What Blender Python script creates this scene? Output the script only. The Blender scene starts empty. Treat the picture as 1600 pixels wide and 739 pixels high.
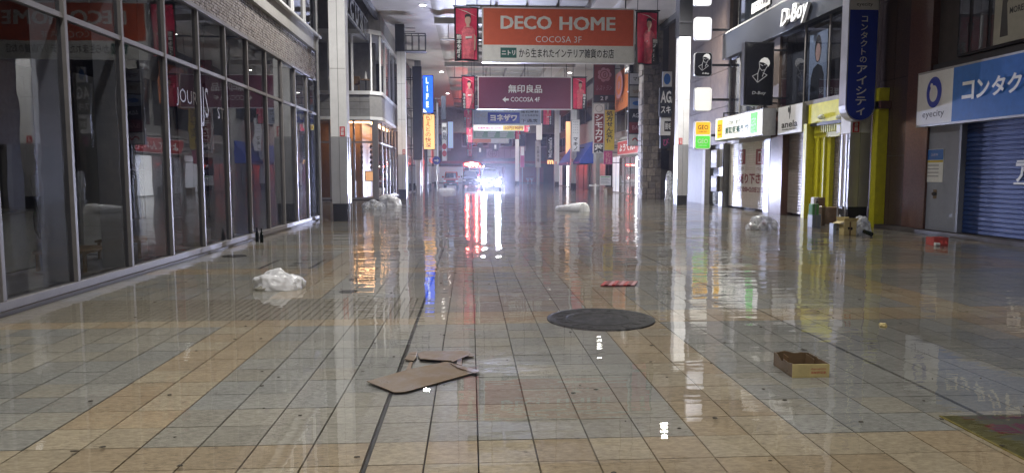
import bpy, bmesh, math, random
from mathutils import Vector, Matrix, noise
R = math.radians
random.seed(7)
sc = bpy.context.scene
col = sc.collection

# ------------------------------------------------------------------ camera, world, exposure
FPX = 1110.0; CAM_H = 1.5
TH = math.atan(97.5/FPX); PS = math.atan(65/FPX*math.cos(TH))
cd = bpy.data.cameras.new('camera'); cam = bpy.data.objects.new('camera', cd); col.objects.link(cam)
cd.sensor_fit = 'HORIZONTAL'; cd.sensor_width = 36.0; cd.lens = FPX/1600*36.0
cd.clip_start = 0.05; cd.clip_end = 600
cam.location = (0, 0, CAM_H); cam.rotation_euler = (R(90)-TH, 0, -PS)
sc.camera = cam
w = bpy.data.worlds.new('World'); sc.world = w; w.use_nodes = True
nt = w.node_tree; bg = nt.nodes['Background']
sky = nt.nodes.new('ShaderNodeTexSky'); sky.sky_type = 'NISHITA'; sky.sun_disc = False
sky.sun_elevation = R(-6); sky.sun_rotation = R(200)
nt.links.new(sky.outputs['Color'], bg.inputs['Color']); bg.inputs['Strength'].default_value = 0.05
vs = sc.view_settings; vs.view_transform = 'Standard'; vs.look = 'None'; vs.gamma = 1.0; vs.exposure = 0.0
sc.cycles.use_denoising = True
sc.cycles.use_adaptive_sampling = True; sc.cycles.adaptive_threshold = .035; sc.cycles.adaptive_min_samples = 32
sc.cycles.max_bounces = 6; sc.cycles.diffuse_bounces = 3; sc.cycles.glossy_bounces = 3
sc.cycles.transparent_max_bounces = 12; sc.cycles.transmission_bounces = 4
sc.cycles.caustics_reflective = False; sc.cycles.caustics_refractive = False
sc.cycles.sample_clamp_indirect = 6.0
HAZE = .0004
LAMP = 3800.0       # watts of one ceiling downlight

# ------------------------------------------------------------------ pixel -> place
_F = Vector((math.sin(PS)*math.cos(TH), math.cos(PS)*math.cos(TH), -math.sin(TH)))
_R = Vector((math.cos(PS), -math.sin(PS), 0)); _U = Vector((math.sin(PS)*math.sin(TH), math.cos(PS)*math.sin(TH), math.cos(TH)))
def P(px, py, ax, v):
    """point where the sight line through a photo pixel meets the plane  axis = v"""
    d = _F*FPX + _R*(px-800) + _U*(369.5-py); c = Vector((0, 0, CAM_H))
    return c + d*((v-c[ax])/d[ax])
def G(px, py, z=0.0): return P(px, py, 2, z)

# ------------------------------------------------------------------ materials
M = {}
def srgb(r, g, b):
    f = lambda c: (c/255)/12.92 if c/255 <= .04045 else ((c/255+.055)/1.055)**2.4
    return (f(r), f(g), f(b))
def mat(name, c, rough=.5, metal=0., var=.12, scale=6., bump=0., emit=None, es=0., spec=.5, world=False, rvar=0., coat=0., stretch=None):
    m = bpy.data.materials.new(name); m.use_nodes = True; t = m.node_tree; n = t.nodes; l = t.links
    b = n['Principled BSDF']
    b.inputs['Roughness'].default_value = rough; b.inputs['Metallic'].default_value = metal
    b.inputs['Specular IOR Level'].default_value = spec
    if coat: b.inputs['Coat Weight'].default_value = coat; b.inputs['Coat Roughness'].default_value = .08
    if world: g = n.new('ShaderNodeNewGeometry'); src = g.outputs['Position']
    else: g = n.new('ShaderNodeTexCoord'); src = g.outputs['Object']
    if stretch:
        mp = n.new('ShaderNodeMapping'); mp.inputs['Scale'].default_value = stretch; l.new(src, mp.inputs['Vector']); src = mp.outputs['Vector']
    nz = n.new('ShaderNodeTexNoise'); nz.inputs['Scale'].default_value = scale; nz.inputs['Detail'].default_value = 6; nz.inputs['Roughness'].default_value = .65
    l.new(src, nz.inputs['Vector'])
    r = n.new('ShaderNodeMapRange'); r.inputs['From Min'].default_value = .3; r.inputs['From Max'].default_value = .7
    r.inputs['To Min'].default_value = 1-var; r.inputs['To Max'].default_value = 1+var; l.new(nz.outputs['Fac'], r.inputs['Value'])
    mx = n.new('ShaderNodeVectorMath'); mx.operation = 'SCALE'; mx.inputs[0].default_value = c; l.new(r.outputs['Result'], mx.inputs['Scale'])
    l.new(mx.outputs['Vector'], b.inputs['Base Color'])
    if rvar:
        r2 = n.new('ShaderNodeMapRange'); r2.inputs['From Min'].default_value = .3; r2.inputs['From Max'].default_value = .7
        r2.inputs['To Min'].default_value = max(.02, rough-rvar); r2.inputs['To Max'].default_value = rough+rvar
        l.new(nz.outputs['Fac'], r2.inputs['Value']); l.new(r2.outputs['Result'], b.inputs['Roughness'])
    if bump:
        bp = n.new('ShaderNodeBump'); bp.inputs['Strength'].default_value = 1.; bp.inputs['Distance'].default_value = bump
        l.new(nz.outputs['Fac'], bp.inputs['Height']); l.new(bp.outputs['Normal'], b.inputs['Normal'])
    if emit is not None:
        b.inputs['Emission Color'].default_value = (*emit, 1); b.inputs['Emission Strength'].default_value = es
    M[name] = m; return m
def ior_node(n, l, fr, ior):
    # Fresnel of a thin sheet is the same from both sides
    g = n.new('ShaderNodeNewGeometry'); mr = n.new('ShaderNodeMapRange'); mr.inputs['To Min'].default_value = ior; mr.inputs['To Max'].default_value = 1/ior
    l.new(g.outputs['Backfacing'], mr.inputs['Value']); l.new(mr.outputs[0], fr.inputs['IOR'])
def glassmat(name, ior, tint, rough=0., extra=0.):
    m = bpy.data.materials.new(name); m.use_nodes = True; t = m.node_tree; n = t.nodes; l = t.links
    n.remove(n['Principled BSDF']); o = n['Material Output']
    tr = n.new('ShaderNodeBsdfTransparent'); tr.inputs['Color'].default_value = (*tint, 1)
    gl = n.new('ShaderNodeBsdfGlossy'); gl.inputs['Roughness'].default_value = rough
    fr = n.new('ShaderNodeFresnel'); ior_node(n, l, fr, ior)
    # slight waviness and dirt of real panes
    g = n.new('ShaderNodeNewGeometry'); nz = n.new('ShaderNodeTexNoise'); nz.inputs['Scale'].default_value = 1.1; nz.inputs['Detail'].default_value = 2
    l.new(g.outputs['Position'], nz.inputs['Vector'])
    bp = n.new('ShaderNodeBump'); bp.inputs['Distance'].default_value = .0012; l.new(nz.outputs['Fac'], bp.inputs['Height'])
    l.new(bp.outputs['Normal'], gl.inputs['Normal'])
    ad = n.new('ShaderNodeMath'); ad.operation = 'ADD'; ad.use_clamp = True; ad.inputs[1].default_value = extra; l.new(fr.outputs['Fac'], ad.inputs[0])
    mx = n.new('ShaderNodeMixShader'); l.new(ad.outputs[0], mx.inputs['Fac']); l.new(tr.outputs[0], mx.inputs[1]); l.new(gl.outputs[0], mx.inputs[2])
    l.new(mx.outputs[0], o.inputs['Surface']); M[name] = m; return m

# paving: five stone colours, each with the speckle of cut stone
def tilemat(name, c):
    m = mat(name, c, rough=.55, var=.3, scale=22., world=True, bump=.0006, stretch=(1., 2.2, 1.))
    t = m.node_tree; n = t.nodes; l = t.links; b = n['Principled BSDF']
    g = n.new('ShaderNodeNewGeometry')
    v = n.new('ShaderNodeTexNoise'); v.inputs['Scale'].default_value = 48; v.inputs['Detail'].default_value = 4; v.inputs['Roughness'].default_value = .8
    mp = n.new('ShaderNodeMapping'); mp.inputs['Scale'].default_value = (.55, 1.4, 1); l.new(g.outputs['Position'], mp.inputs['Vector']); l.new(mp.outputs['Vector'], v.inputs['Vector'])
    rr = n.new('ShaderNodeMapRange'); rr.inputs['From Min'].default_value = .53; rr.inputs['From Max'].default_value = .66; rr.inputs['To Min'].default_value = 1.; rr.inputs['To Max'].default_value = .4
    l.new(v.outputs['Fac'], rr.inputs['Value'])
    # patches where the dark pitting is dense
    p = n.new('ShaderNodeTexNoise'); p.inputs['Scale'].default_value = 3.1; p.inputs['Detail'].default_value = 3; l.new(g.outputs['Position'], p.inputs['Vector'])
    pr = n.new('ShaderNodeMapRange'); pr.inputs['From Min'].default_value = .42; pr.inputs['From Max'].default_value = .62; l.new(p.outputs['Fac'], pr.inputs['Value'])
    mi = n.new('ShaderNodeMix'); mi.data_type = 'FLOAT'; l.new(pr.outputs[0], mi.inputs[0]); mi.inputs[2].default_value = 1.; l.new(rr.outputs[0], mi.inputs[3])
    s2 = n.new('ShaderNodeTexNoise'); s2.inputs['Scale'].default_value = .55; s2.inputs['Detail'].default_value = 4; l.new(g.outputs['Position'], s2.inputs['Vector'])
    sr = n.new('ShaderNodeMapRange'); sr.inputs['From Min'].default_value = .3; sr.inputs['From Max'].default_value = .7; sr.inputs['To Min'].default_value = .8; sr.inputs['To Max'].default_value = 1.15; l.new(s2.outputs['Fac'], sr.inputs['Value'])
    mm = n.new('ShaderNodeMath'); mm.operation = 'MULTIPLY'; l.new(mi.outputs[0], mm.inputs[0]); l.new(sr.outputs[0], mm.inputs[1])
    oi = n.new('ShaderNodeObjectInfo')
    orr = n.new('ShaderNodeMapRange'); orr.inputs['To Min'].default_value = .9; orr.inputs['To Max'].default_value = 1.08; l.new(oi.outputs['Random'], orr.inputs['Value'])
    mm2 = n.new('ShaderNodeMath'); mm2.operation = 'MULTIPLY'; l.new(mm.outputs[0], mm2.inputs[0]); l.new(orr.outputs[0], mm2.inputs[1])
    old = b.inputs['Base Color'].links[0].from_socket
    mx = n.new('ShaderNodeVectorMath'); mx.operation = 'SCALE'; l.new(old, mx.inputs[0]); l.new(mm2.outputs[0], mx.inputs['Scale']); l.new(mx.outputs['Vector'], b.inputs['Base Color'])
    return m
TILES = ['tile_beige', 'tile_sand', 'tile_greige', 'tile_grey', 'tile_blue']
tilemat('tile_beige', (.42, .335, .23)); tilemat('tile_sand', (.45, .385, .285)); tilemat('tile_greige', (.355, .34, .30))
tilemat('tile_grey', (.335, .335, .32)); tilemat('tile_blue', (.305, .312, .308)); tilemat('tile_strip', (.31, .285, .235))
mat('joint', (.05, .045, .038), .8, world=True, scale=9)
mat('slit', (.012, .012, .012), .6, world=True)

def watermat():
    m = bpy.data.materials.new('water'); m.use_nodes = True; t = m.node_tree; n = t.nodes; l = t.links
    n.remove(n['Principled BSDF']); o = n['Material Output']
    g = n.new('ShaderNodeNewGeometry'); sx = n.new('ShaderNodeSeparateXYZ'); l.new(g.outputs['Position'], sx.inputs[0])
    tr = n.new('ShaderNodeBsdfTransparent'); gl = n.new('ShaderNodeBsdfGlossy'); gl.inputs['Roughness'].default_value = .0
    df = n.new('ShaderNodeBsdfDiffuse'); df.inputs['Color'].default_value = (.12, .11, .095, 1)
    tr.inputs['Color'].default_value = (.97, .96, .93, 1)
    # ripples: long low waves over the deep far part, a nearly still film close by
    def nz(scale, sxy, det=2., rot=0.):
        mp = n.new('ShaderNodeMapping'); mp.inputs['Scale'].default_value = (*sxy, 1); mp.inputs['Rotation'].default_value = (0, 0, rot); l.new(g.outputs['Position'], mp.inputs['Vector'])
        q = n.new('ShaderNodeTexNoise'); q.inputs['Scale'].default_value = scale; q.inputs['Detail'].default_value = det; q.inputs['Roughness'].default_value = .45
        l.new(mp.outputs['Vector'], q.inputs['Vector']); return q.outputs['Fac']
    a = nz(1.9, (.4, 1.6), 1.); b_ = nz(7.5, (.38, 1.6), 1., .15); c_ = nz(.55, (1, 1), 2.)
    ad = n.new('ShaderNodeMath'); ad.operation = 'MULTIPLY_ADD'; l.new(b_, ad.inputs[0]); ad.inputs[1].default_value = .3; l.new(a, ad.inputs[2])
    am = n.new('ShaderNodeMapRange'); am.interpolation_type = 'SMOOTHSTEP'; l.new(sx.outputs['Y'], am.inputs['Value'])
    am.inputs['From Min'].default_value = 5.; am.inputs['From Max'].default_value = 20.; am.inputs['To Min'].default_value = .12; am.inputs['To Max'].default_value = 1.
    pm = n.new('ShaderNodeMapRange'); l.new(c_, pm.inputs['Value']); pm.inputs['From Min'].default_value = .35; pm.inputs['From Max'].default_value = .65; pm.inputs['To Min'].default_value = .35; pm.inputs['To Max'].default_value = 1.2
    # calmer along the shop front on the left
    lm = n.new('ShaderNodeMapRange'); l.new(sx.outputs['X'], lm.inputs['Value']); lm.inputs['From Min'].default_value = -4.; lm.inputs['From Max'].default_value = 1.; lm.inputs['To Min'].default_value = .45; lm.inputs['To Max'].default_value = 1.
    k1 = n.new('ShaderNodeMath'); k1.operation = 'MULTIPLY'; l.new(am.outputs[0], k1.inputs[0]); l.new(pm.outputs[0], k1.inputs[1])
    k2 = n.new('ShaderNodeMath'); k2.operation = 'MULTIPLY'; l.new(k1.outputs[0], k2.inputs[0]); l.new(lm.outputs[0], k2.inputs[1])
    hh = n.new('ShaderNodeMath'); hh.operation = 'MULTIPLY'; l.new(ad.outputs[0], hh.inputs[0]); l.new(k2.outputs[0], hh.inputs[1])
    bp = n.new('ShaderNodeBump'); bp.inputs['Distance'].default_value = WATER_AMP; l.new(hh.outputs[0], bp.inputs['Height'])
    l.new(bp.outputs['Normal'], gl.inputs['Normal'])
    fr = n.new('ShaderNodeFresnel'); ior_node(n, l, fr, 1.45); l.new(bp.outputs['Normal'], fr.inputs['Normal'])
    # silt: the flood water is clouded, more so where it stands deeper
    mu = n.new('ShaderNodeMapRange'); l.new(sx.outputs['Y'], mu.inputs['Value']); mu.inputs['From Min'].default_value = 6.; mu.inputs['From Max'].default_value = 20.; mu.inputs['To Min'].default_value = .02; mu.inputs['To Max'].default_value = .35
    m1 = n.new('ShaderNodeMixShader'); l.new(mu.outputs[0], m1.inputs['Fac']); l.new(tr.outputs[0], m1.inputs[1]); l.new(df.outputs[0], m1.inputs[2])
    m2 = n.new('ShaderNodeMixShader'); l.new(fr.outputs[0], m2.inputs['Fac']); l.new(m1.outputs[0], m2.inputs[1]); l.new(gl.outputs[0], m2.inputs[2])
    l.new(m2.outputs[0], o.inputs['Surface']); M['water'] = m
WATER_AMP = .025
watermat()

mat('steel', (.55, .55, .57), .33, .6, var=.06, scale=2, rvar=.04)
mat('steel_dull', (.36, .36, .37), .5, .6, var=.15, scale=5, rvar=.08)
mat('alu', (.25, .235, .235), .5, .35, var=.1, scale=4, rvar=.08)
mat('white_panel', (.74, .74, .75), .35, var=.08, scale=2.2, rvar=.08)
mat('black', (.012, .012, .014), .45, var=.3, scale=5)
mat('black_gloss', (.01, .01, .012), .15, var=.2)
mat('dark_frame', (.03, .03, .035), .45)
mat('navy_dark', (.022, .027, .042), .4, var=.15, scale=3)
mat('granite', (.075, .048, .042), .18, var=.35, scale=30, rvar=.05)
mat('granite_red', (.12, .06, .048), .2, var=.3, scale=30, rvar=.05)
mat('dark_wall', (.055, .045, .042), .6, var=.25, scale=2.5, bump=.004)
mat('brown_wall', (.10, .07, .055), .6, var=.25, scale=3, bump=.004)
mat('grey_tile', (.26, .255, .25), .45, var=.15, scale=4)
mat('mid_wall', (.2, .19, .18), .6, var=.2, scale=3)
mat('pale_wall', (.36, .35, .34), .55, var=.12, scale=2)
mat('stone', (.2, .165, .13), .7, var=.35, scale=7, bump=.01)
mat('stone2', (.15, .125, .105), .7, var=.35, scale=7, bump=.01)
mat('stone3', (.25, .21, .17), .7, var=.35, scale=7, bump=.01)
mat('ceiling_panel', (.52, .49, .455), .4, var=.1, scale=.8, rvar=.08)
mat('ceiling_cove', (.45, .42, .38), .6, var=.1, scale=.8)
mat('vault', (.34, .33, .32), .6, var=.15, scale=.6)
mat('brick_glaze', (.28, .25, .24), .28, var=.25, scale=9, rvar=.1)
mat('brick_back', (.16, .145, .14), .7)
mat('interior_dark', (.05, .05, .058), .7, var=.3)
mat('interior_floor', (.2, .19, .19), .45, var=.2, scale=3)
mat('cream', (.42, .40, .34), .7, var=.1)
mat('cloth_dark', (.02, .022, .03), .8, var=.4, scale=12)
mat('cloth_pattern', (.16, .16, .17), .8, var=.9, scale=40)
mat('glass_letter', (.16, .15, .155), .5); mat('skin_plain', (.35, .27, .22), .6)
mat('wood', (.28, .17, .08), .5, var=.3, scale=8, stretch=(1, 8, 8))
mat('card', (.17, .115, .065), .5, var=.3, scale=5, bump=.001, rvar=.3)
mat('card_wet', (.19, .115, .06), .45, var=.2, scale=7, rvar=.15)
mat('card_light', (.70, .57, .27), .7, var=.12, scale=9)
mat('paper_white', (.8, .8, .79), .6, var=.08)
mat('edge_dull', (.3, .25, .06), .6); mat('white_plastic', (.87, .87, .9), .3, var=.1, scale=7, rvar=.1)
mat('red', (.5, .025, .03), .45); mat('crate_red', (.55, .09, .085), .5); mat('red_dark', (.2, .018, .022), .45); mat('tag_red', (.55, .04, .05), .4)
mat('pink_red', (.75, .035, .11), .55, var=.25, scale=4); mat('magenta', (.42, .05, .18), .5)
mat('orange_sign', (.72, .13, .055), .5, var=.06); mat('maroon', (.17, .03, .07), .5, var=.06)
mat('orange', (.62, .17, .04), .5); mat('yellow', (.62, .46, .05), .5); mat('yellow_paint', (.62, .58, .02), .45, var=.12)
mat('blue_sign', (.02, .05, .42), .4, var=.08); mat('blue_bright', (.03, .16, .52), .3, var=.1); mat('blue_shutter', (.022, .055, .2), .45, .2, var=.1)
mat('blue_awning', (.03, .06, .32), .6, var=.15); mat('pale_blue', (.35, .42, .55), .5); mat('panel_bluegrey', (.26, .28, .34), .4, var=.08)
mat('green', (.08, .4, .06), .5); mat('green_dark', (.03, .14, .12), .5); mat('grey_green', (.25, .42, .28), .5)
mat('white_letter', (.82, .82, .82), .5); mat('black_letter', (.015, .015, .015), .5); mat('grey_letter', (.4, .4, .42), .5); mat('pink_letter', (.55, .25, .28), .5)
mat('skin_print', (.68, .42, .34), .6); mat('hair_print', (.02, .015, .015), .6); mat('shirt_print', (.80, .16, .21), .55, var=.3, scale=8)
mat('shutter_brown', (.27, .235, .215), .45, .3, var=.12); mat('shutter_white', (.68, .66, .62), .45, .1, var=.1); mat('shutter_grey', (.25, .25, .27), .4, .4, var=.12)
mat('rubber', (.015, .015, .015), .8); mat('car_paint', (.07, .075, .085), .25, .1, coat=.5); mat('car_dark', (.03, .04, .07), .25, .1, coat=.5); mat('truck_red', (.45, .02, .02), .3, coat=.4)
mat('car_glass', (.01, .012, .015), .05)
mat('bottle_glass', (.008, .014, .008), .06); mat('green_plastic', (.12, .38, .12), .4); mat('silt', (.05, .04, .03), .8)
mat('iron', (.006, .0058, .006), .55, 0., spec=.25, var=.4, scale=12, rvar=.12, bump=.002)
mat('sheet_green', (.105, .10, .035), .55, var=.3, scale=10); mat('print_red', (.16, .02, .03), .6)
def em(name, c, s, base=None): return mat(name, base or c, .5, var=.03, emit=c, es=s)
em('lit_white', (1, .98, .95), .36); em('lit_white_dim', (.75, .76, .85), .22); em('lit_lamp', (1, .95, .88), 30.)
em('lit_blue', (.02, .12, 1.), 1.9); em('lit_letter', (.85, .95, 1.), 2.4); em('lit_orange', (1, .56, .20), 1.3); em('lit_green', (.12, .85, .08), .4); em('lit_yellow', (1., .55, .03), .4)
em('lit_warm', (1, .55, .26), .75); em('lit_warm_lamp', (1, .56, .27), 32.); em('lit_door', (.95, .97, 1.), 1.8); em('lit_cool', (.6, .85, 1.), .9)
em('headlight', (.93, .96, 1.), 2500.); em('beacon_red', (1, .06, .04), 60.); em('beacon_white', (1, .9, .85), 10.)
em('screen_blue', (.45, .6, .9), .5)
glassmat('glass', 1.48, (.78, .80, .84)); glassmat('glass_clear', 1.45, (.9, .9, .9)); glassmat('glass_dark', 1.6, (.25, .26, .28))
def plasticmat():
    m = bpy.data.materials.new('clear_plastic'); m.use_nodes = True; t = m.node_tree; n = t.nodes; l = t.links
    b = n['Principled BSDF']; b.inputs['Base Color'].default_value = (.75, .77, .82, 1); b.inputs['Roughness'].default_value = .12
    tr = n.new('ShaderNodeBsdfTransparent'); lw = n.new('ShaderNodeLayerWeight'); lw.inputs['Blend'].default_value = .45
    g = n.new('ShaderNodeTexCoord'); nz = n.new('ShaderNodeTexNoise'); nz.inputs['Scale'].default_value = 9; nz.inputs['Detail'].default_value = 4; l.new(g.outputs['Object'], nz.inputs['Vector'])
    r = n.new('ShaderNodeMapRange'); l.new(nz.outputs['Fac'], r.inputs['Value']); r.inputs['From Min'].default_value = .4; r.inputs['From Max'].default_value = .6; r.inputs['To Min'].default_value = .35; r.inputs['To Max'].default_value = .9
    a = n.new('ShaderNodeMath'); a.operation = 'MAXIMUM'; l.new(lw.outputs['Facing'], a.inputs[0]); l.new(r.outputs[0], a.inputs[1])
    mx = n.new('ShaderNodeMixShader'); l.new(a.outputs[0], mx.inputs[0]); l.new(tr.outputs[0], mx.inputs[1]); l.new(b.outputs[0], mx.inputs[2])
    l.new(mx.outputs[0], n['Material Output'].inputs['Surface']); M['clear_plastic'] = m
plasticmat()

# ------------------------------------------------------------------ builders
def root_of(o):
    while o is not None and o.parent is not None: o = o.parent
    return o
def thing(name, label, cat, loc=(0, 0, 0), group=None):
    o = bpy.data.objects.new(name, None); o.empty_display_size = .2; col.objects.link(o); o.location = loc
    o['label'] = label; o['category'] = cat
    if group: o['group'] = group
    return o
def tag(o, label, cat, group=None):
    o['label'] = label; o['category'] = cat
    if group: o['group'] = group
    return o
def dup(root, loc, label=None):
    r = root.copy(); col.objects.link(r); r.location = loc
    if label: r['label'] = label
    for ch in root.children:
        c = ch.copy(); col.objects.link(c); c.parent = r
        for g in ch.children:
            d = g.copy(); col.objects.link(d); d.parent = c
    return r
class MB:
    def __init__(s): s.v = []; s.f = []; s.smooth = False
    def add(s, vs, fs):
        o = len(s.v); s.v += [Vector(v) for v in vs]; s.f += [tuple(o+i for i in f) for f in fs]; return s
    def box(s, x0, y0, z0, x1, y1, z1):
        x0, x1 = sorted((x0, x1)); y0, y1 = sorted((y0, y1)); z0, z1 = sorted((z0, z1))
        return s.add([(x0,y0,z0),(x1,y0,z0),(x1,y1,z0),(x0,y1,z0),(x0,y0,z1),(x1,y0,z1),(x1,y1,z1),(x0,y1,z1)],
              [(0,3,2,1),(4,5,6,7),(0,1,5,4),(1,2,6,5),(2,3,7,6),(3,0,4,7)])
    def prism(s, pts, n, d):
        """outline pts (3D, planar) extruded by vector n*d"""
        n = Vector(n)*d; k = len(pts); vs = [Vector(p) for p in pts]+[Vector(p)+n for p in pts]
        return s.add(vs, [tuple(range(k))[::-1], tuple(range(k, 2*k))]+[(i, (i+1) % k, k+(i+1) % k, k+i) for i in range(k)])
    def tube(s, a, b, r, n=8, r2=None):
        a = Vector(a); b = Vector(b); d = (b-a).normalized(); u = d.orthogonal().normalized(); v = d.cross(u); r2 = r if r2 is None else r2
        vs = [a+(u*math.cos(t)+v*math.sin(t))*r for t in [2*math.pi*i/n for i in range(n)]]+[b+(u*math.cos(t)+v*math.sin(t))*r2 for t in [2*math.pi*i/n for i in range(n)]]
        return s.add(vs, [(i, (i+1) % n, n+(i+1) % n, n+i) for i in range(n)]+[tuple(range(n))[::-1], tuple(range(n, 2*n))])
    def lathe(s, c, prof, n=20):
        c = Vector(c); vs = []; fs = []
        for r, z in prof:
            vs += [c+Vector((r*math.cos(2*math.pi*i/n), r*math.sin(2*math.pi*i/n), z)) for i in range(n)]
        for k in range(len(prof)-1):
            fs += [(k*n+i, k*n+(i+1) % n, (k+1)*n+(i+1) % n, (k+1)*n+i) for i in range(n)]
        fs += [tuple(range(n))[::-1], tuple(range((len(prof)-1)*n, len(prof)*n))]
        return s.add(vs, fs)
    def build(s, name, m, parent=None, loc=None, bevel=0.):
        off = root_of(parent).location if parent is not None else (Vector(loc) if loc is not None else Vector((0, 0, 0)))
        me = bpy.data.meshes.new(name); me.from_pydata([v-off for v in s.v], [], s.f); me.update()
        if s.smooth:
            for p in me.polygons: p.use_smooth = True
        o = bpy.data.objects.new(name, me); col.objects.link(o)
        if parent is not None: o.parent = parent
        else: o.location = off
        if m: me.materials.append(M[m] if isinstance(m, str) else m)
        if bevel:
            b = o.modifiers.new('bevel', 'BEVEL'); b.width = bevel; b.segments = 2; b.limit_method = 'ANGLE'
        return o
def box(name, m, parent, x0, y0, z0, x1, y1, z1, bevel=0., loc=None): return MB().box(x0, y0, z0, x1, y1, z1).build(name, m, parent, loc, bevel)

_tc = {}
TS2 = bpy.data.scenes.new('lettering_work')
def glyph(ch, bold):
    k = (ch, bold)
    if k in _tc: return _tc[k]
    cu = bpy.data.curves.new('t', 'FONT'); cu.body = ch; cu.size = 1.; cu.resolution_u = 2; cu.fill_mode = 'FRONT'; cu.offset = bold
    ob = bpy.data.objects.new('t', cu); TS2.collection.objects.link(ob); TS2.view_layers[0].update()
    me = bpy.data.meshes.new_from_object(ob.evaluated_get(TS2.view_layers[0].depsgraph))
    vs = [v.co.copy() for v in me.vertices]; fs = [tuple(p.vertices) for p in me.polygons]
    bpy.data.objects.remove(ob); bpy.data.curves.remove(cu); bpy.data.meshes.remove(me)
    _tc[k] = (vs, fs); return _tc[k]
def text(s, parent, m, c, right, up, w, h, bold=.0, out=.004, shear=0., name='lettering', keep=False, mb=None):
    """lettering fitted into a w x h field centred at c, standing `out` proud of the face"""
    vs, fs = glyph(s, bold); right = Vector(right); up = Vector(up); nrm = right.cross(up); c = Vector(c)
    if not vs: return None
    x0 = min(v.x for v in vs); x1 = max(v.x for v in vs); y0 = min(v.y for v in vs); y1 = max(v.y for v in vs)
    sx = w/(x1-x0) if x1 > x0 else 1; sy = h/(y1-y0) if y1 > y0 else 1
    if keep: sx = sy = min(sx, sy)
    B = mb or MB()
    B.add([c+right*((v.x-(x0+x1)/2)*sx+shear*(v.y-(y0+y1)/2)*sy)+up*((v.y-(y0+y1)/2)*sy)+nrm*out for v in vs], fs)
    if mb is None: return B.build(name, m, parent)
def vtext(s, parent, m, c, right, up, w, h, bold=.02, out=.004, name='lettering'):
    """one character under another"""
    B = MB(); n = len(s); right = Vector(right); up = Vector(up); c = Vector(c); ch = h/n; nrm = right.cross(up)
    for i, q in enumerate(s):
        if q == ' ': continue
        cc = c+up*(h/2-ch*(i+.5)); vs, fs = glyph(q, bold)
        if not vs: continue
        xm = (min(v.x for v in vs)+max(v.x for v in vs))/2; ym = (min(v.y for v in vs)+max(v.y for v in vs))/2
        e = ch*.98; ex = min(w, ch*1.6)/.92
        if q in 'ー〜~': B.add([cc+right*((v.y-ym)*ex)+up*(-(v.x-xm)*e)+nrm*out for v in vs], fs)
        else: B.add([cc+right*((v.x-xm)*ex)+up*((v.y-ym)*e)+nrm*out for v in vs], fs)
    return B.build(name, m, parent)
def flat(parent, m, pts, c, right, up, out, name='print'):
    right = Vector(right); up = Vector(up); n = right.cross(up); c = Vector(c)
    return MB().add([c+right*x+up*y+n*out for x, y in pts], [tuple(range(len(pts)))]).build(name, m, parent)
def ell(rx, ry, n=18, cx=0, cy=0): return [(cx+rx*math.cos(2*math.pi*i/n), cy+ry*math.sin(2*math.pi*i/n)) for i in range(n)]
def rrect(w, h, r, n=5):
    out = []
    for sx, sy, a0 in ((1, 1, 0), (-1, 1, 90), (-1, -1, 180), (1, -1, 270)):
        for i in range(n+1):
            a = R(a0+90*i/n); out.append((sx*(w/2-r)+r*math.cos(a), sy*(h/2-r)+r*math.sin(a)))
    return out
# directions on the three kinds of face
FY = ((1, 0, 0), (0, 0, 1))        # faces the camera (-Y)
FXR = ((0, -1, 0), (0, 0, 1))      # right-hand fronts (face -X)
FXL = ((0, 1, 0), (0, 0, 1))       # left-hand fronts (face +X)
class Sg: pass
def projsign(name, label, cat, px0, py0, px1, py1, D, mface, mframe='steel_dull', thick=.18, fr=.04, group=None, arm=None):
    """box sign whose face looks down the street at the camera, placed at depth D"""
    a = P(px0, py0, 1, D); b = P(px1, py1, 1, D); x0, x1 = a.x, b.x; z1, z0 = a.z, b.z
    t = thing(name, label, cat, ((x0+x1)/2, D, z0), group)
    box('casing', mframe, t, x0, D, z0, x1, D+thick, z1)
    if mface: box('face', mface, t, x0+fr, D-.012, z0+fr, x1-fr, D-.001, z1-fr)
    if arm is not None:
        for z in (z0+.12*(z1-z0), z1-.12*(z1-z0)):
            if arm > x1: box('bracket', 'dark_frame', t, x1+.001, D+.06, z-.03, arm, D+.12, z+.03)
            else: box('bracket', 'dark_frame', t, arm, D+.06, z-.03, x0-.001, D+.12, z+.03)
    s = Sg(); s.t = t; s.x0, s.x1, s.z0, s.z1, s.y = x0, x1, z0, z1, D-.012; s.w = x1-x0; s.h = z1-z0; s.c = Vector(((x0+x1)/2, D-.012, (z0+z1)/2)); s.D = D
    return s
def wallsign(name, label, cat, px0, py0, px1, py1, X, mface, mframe='steel_dull', thick=.2, fr=.04, group=None, zz=None):
    """box sign flat against the right-hand fronts: px0 is the far end, px1 the near end"""
    a = P(px0, (py0[0]+py1[0])/2, 0, X); b = P(px1, (py0[1]+py1[1])/2, 0, X)
    z1 = P(px0, py0[0], 0, X).z; z0 = P(px0, py1[0], 0, X).z
    y1, y0 = a.y, b.y
    t = thing(name, label, cat, (X, (y0+y1)/2, z0), group)
    box('casing', mframe, t, X, y0, z0, X+thick, y1, z1)
    if mface: box('face', mface, t, X-.012, y0+fr, z0+fr, X-.001, y1-fr, z1-fr)
    s = Sg(); s.t = t; s.y0, s.y1, s.z0, s.z1, s.X = y0, y1, z0, z1, X-.012; s.w = y1-y0; s.h = z1-z0; s.c = Vector((X-.012, (y0+y1)/2, (z0+z1)/2))
    return s
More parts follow.
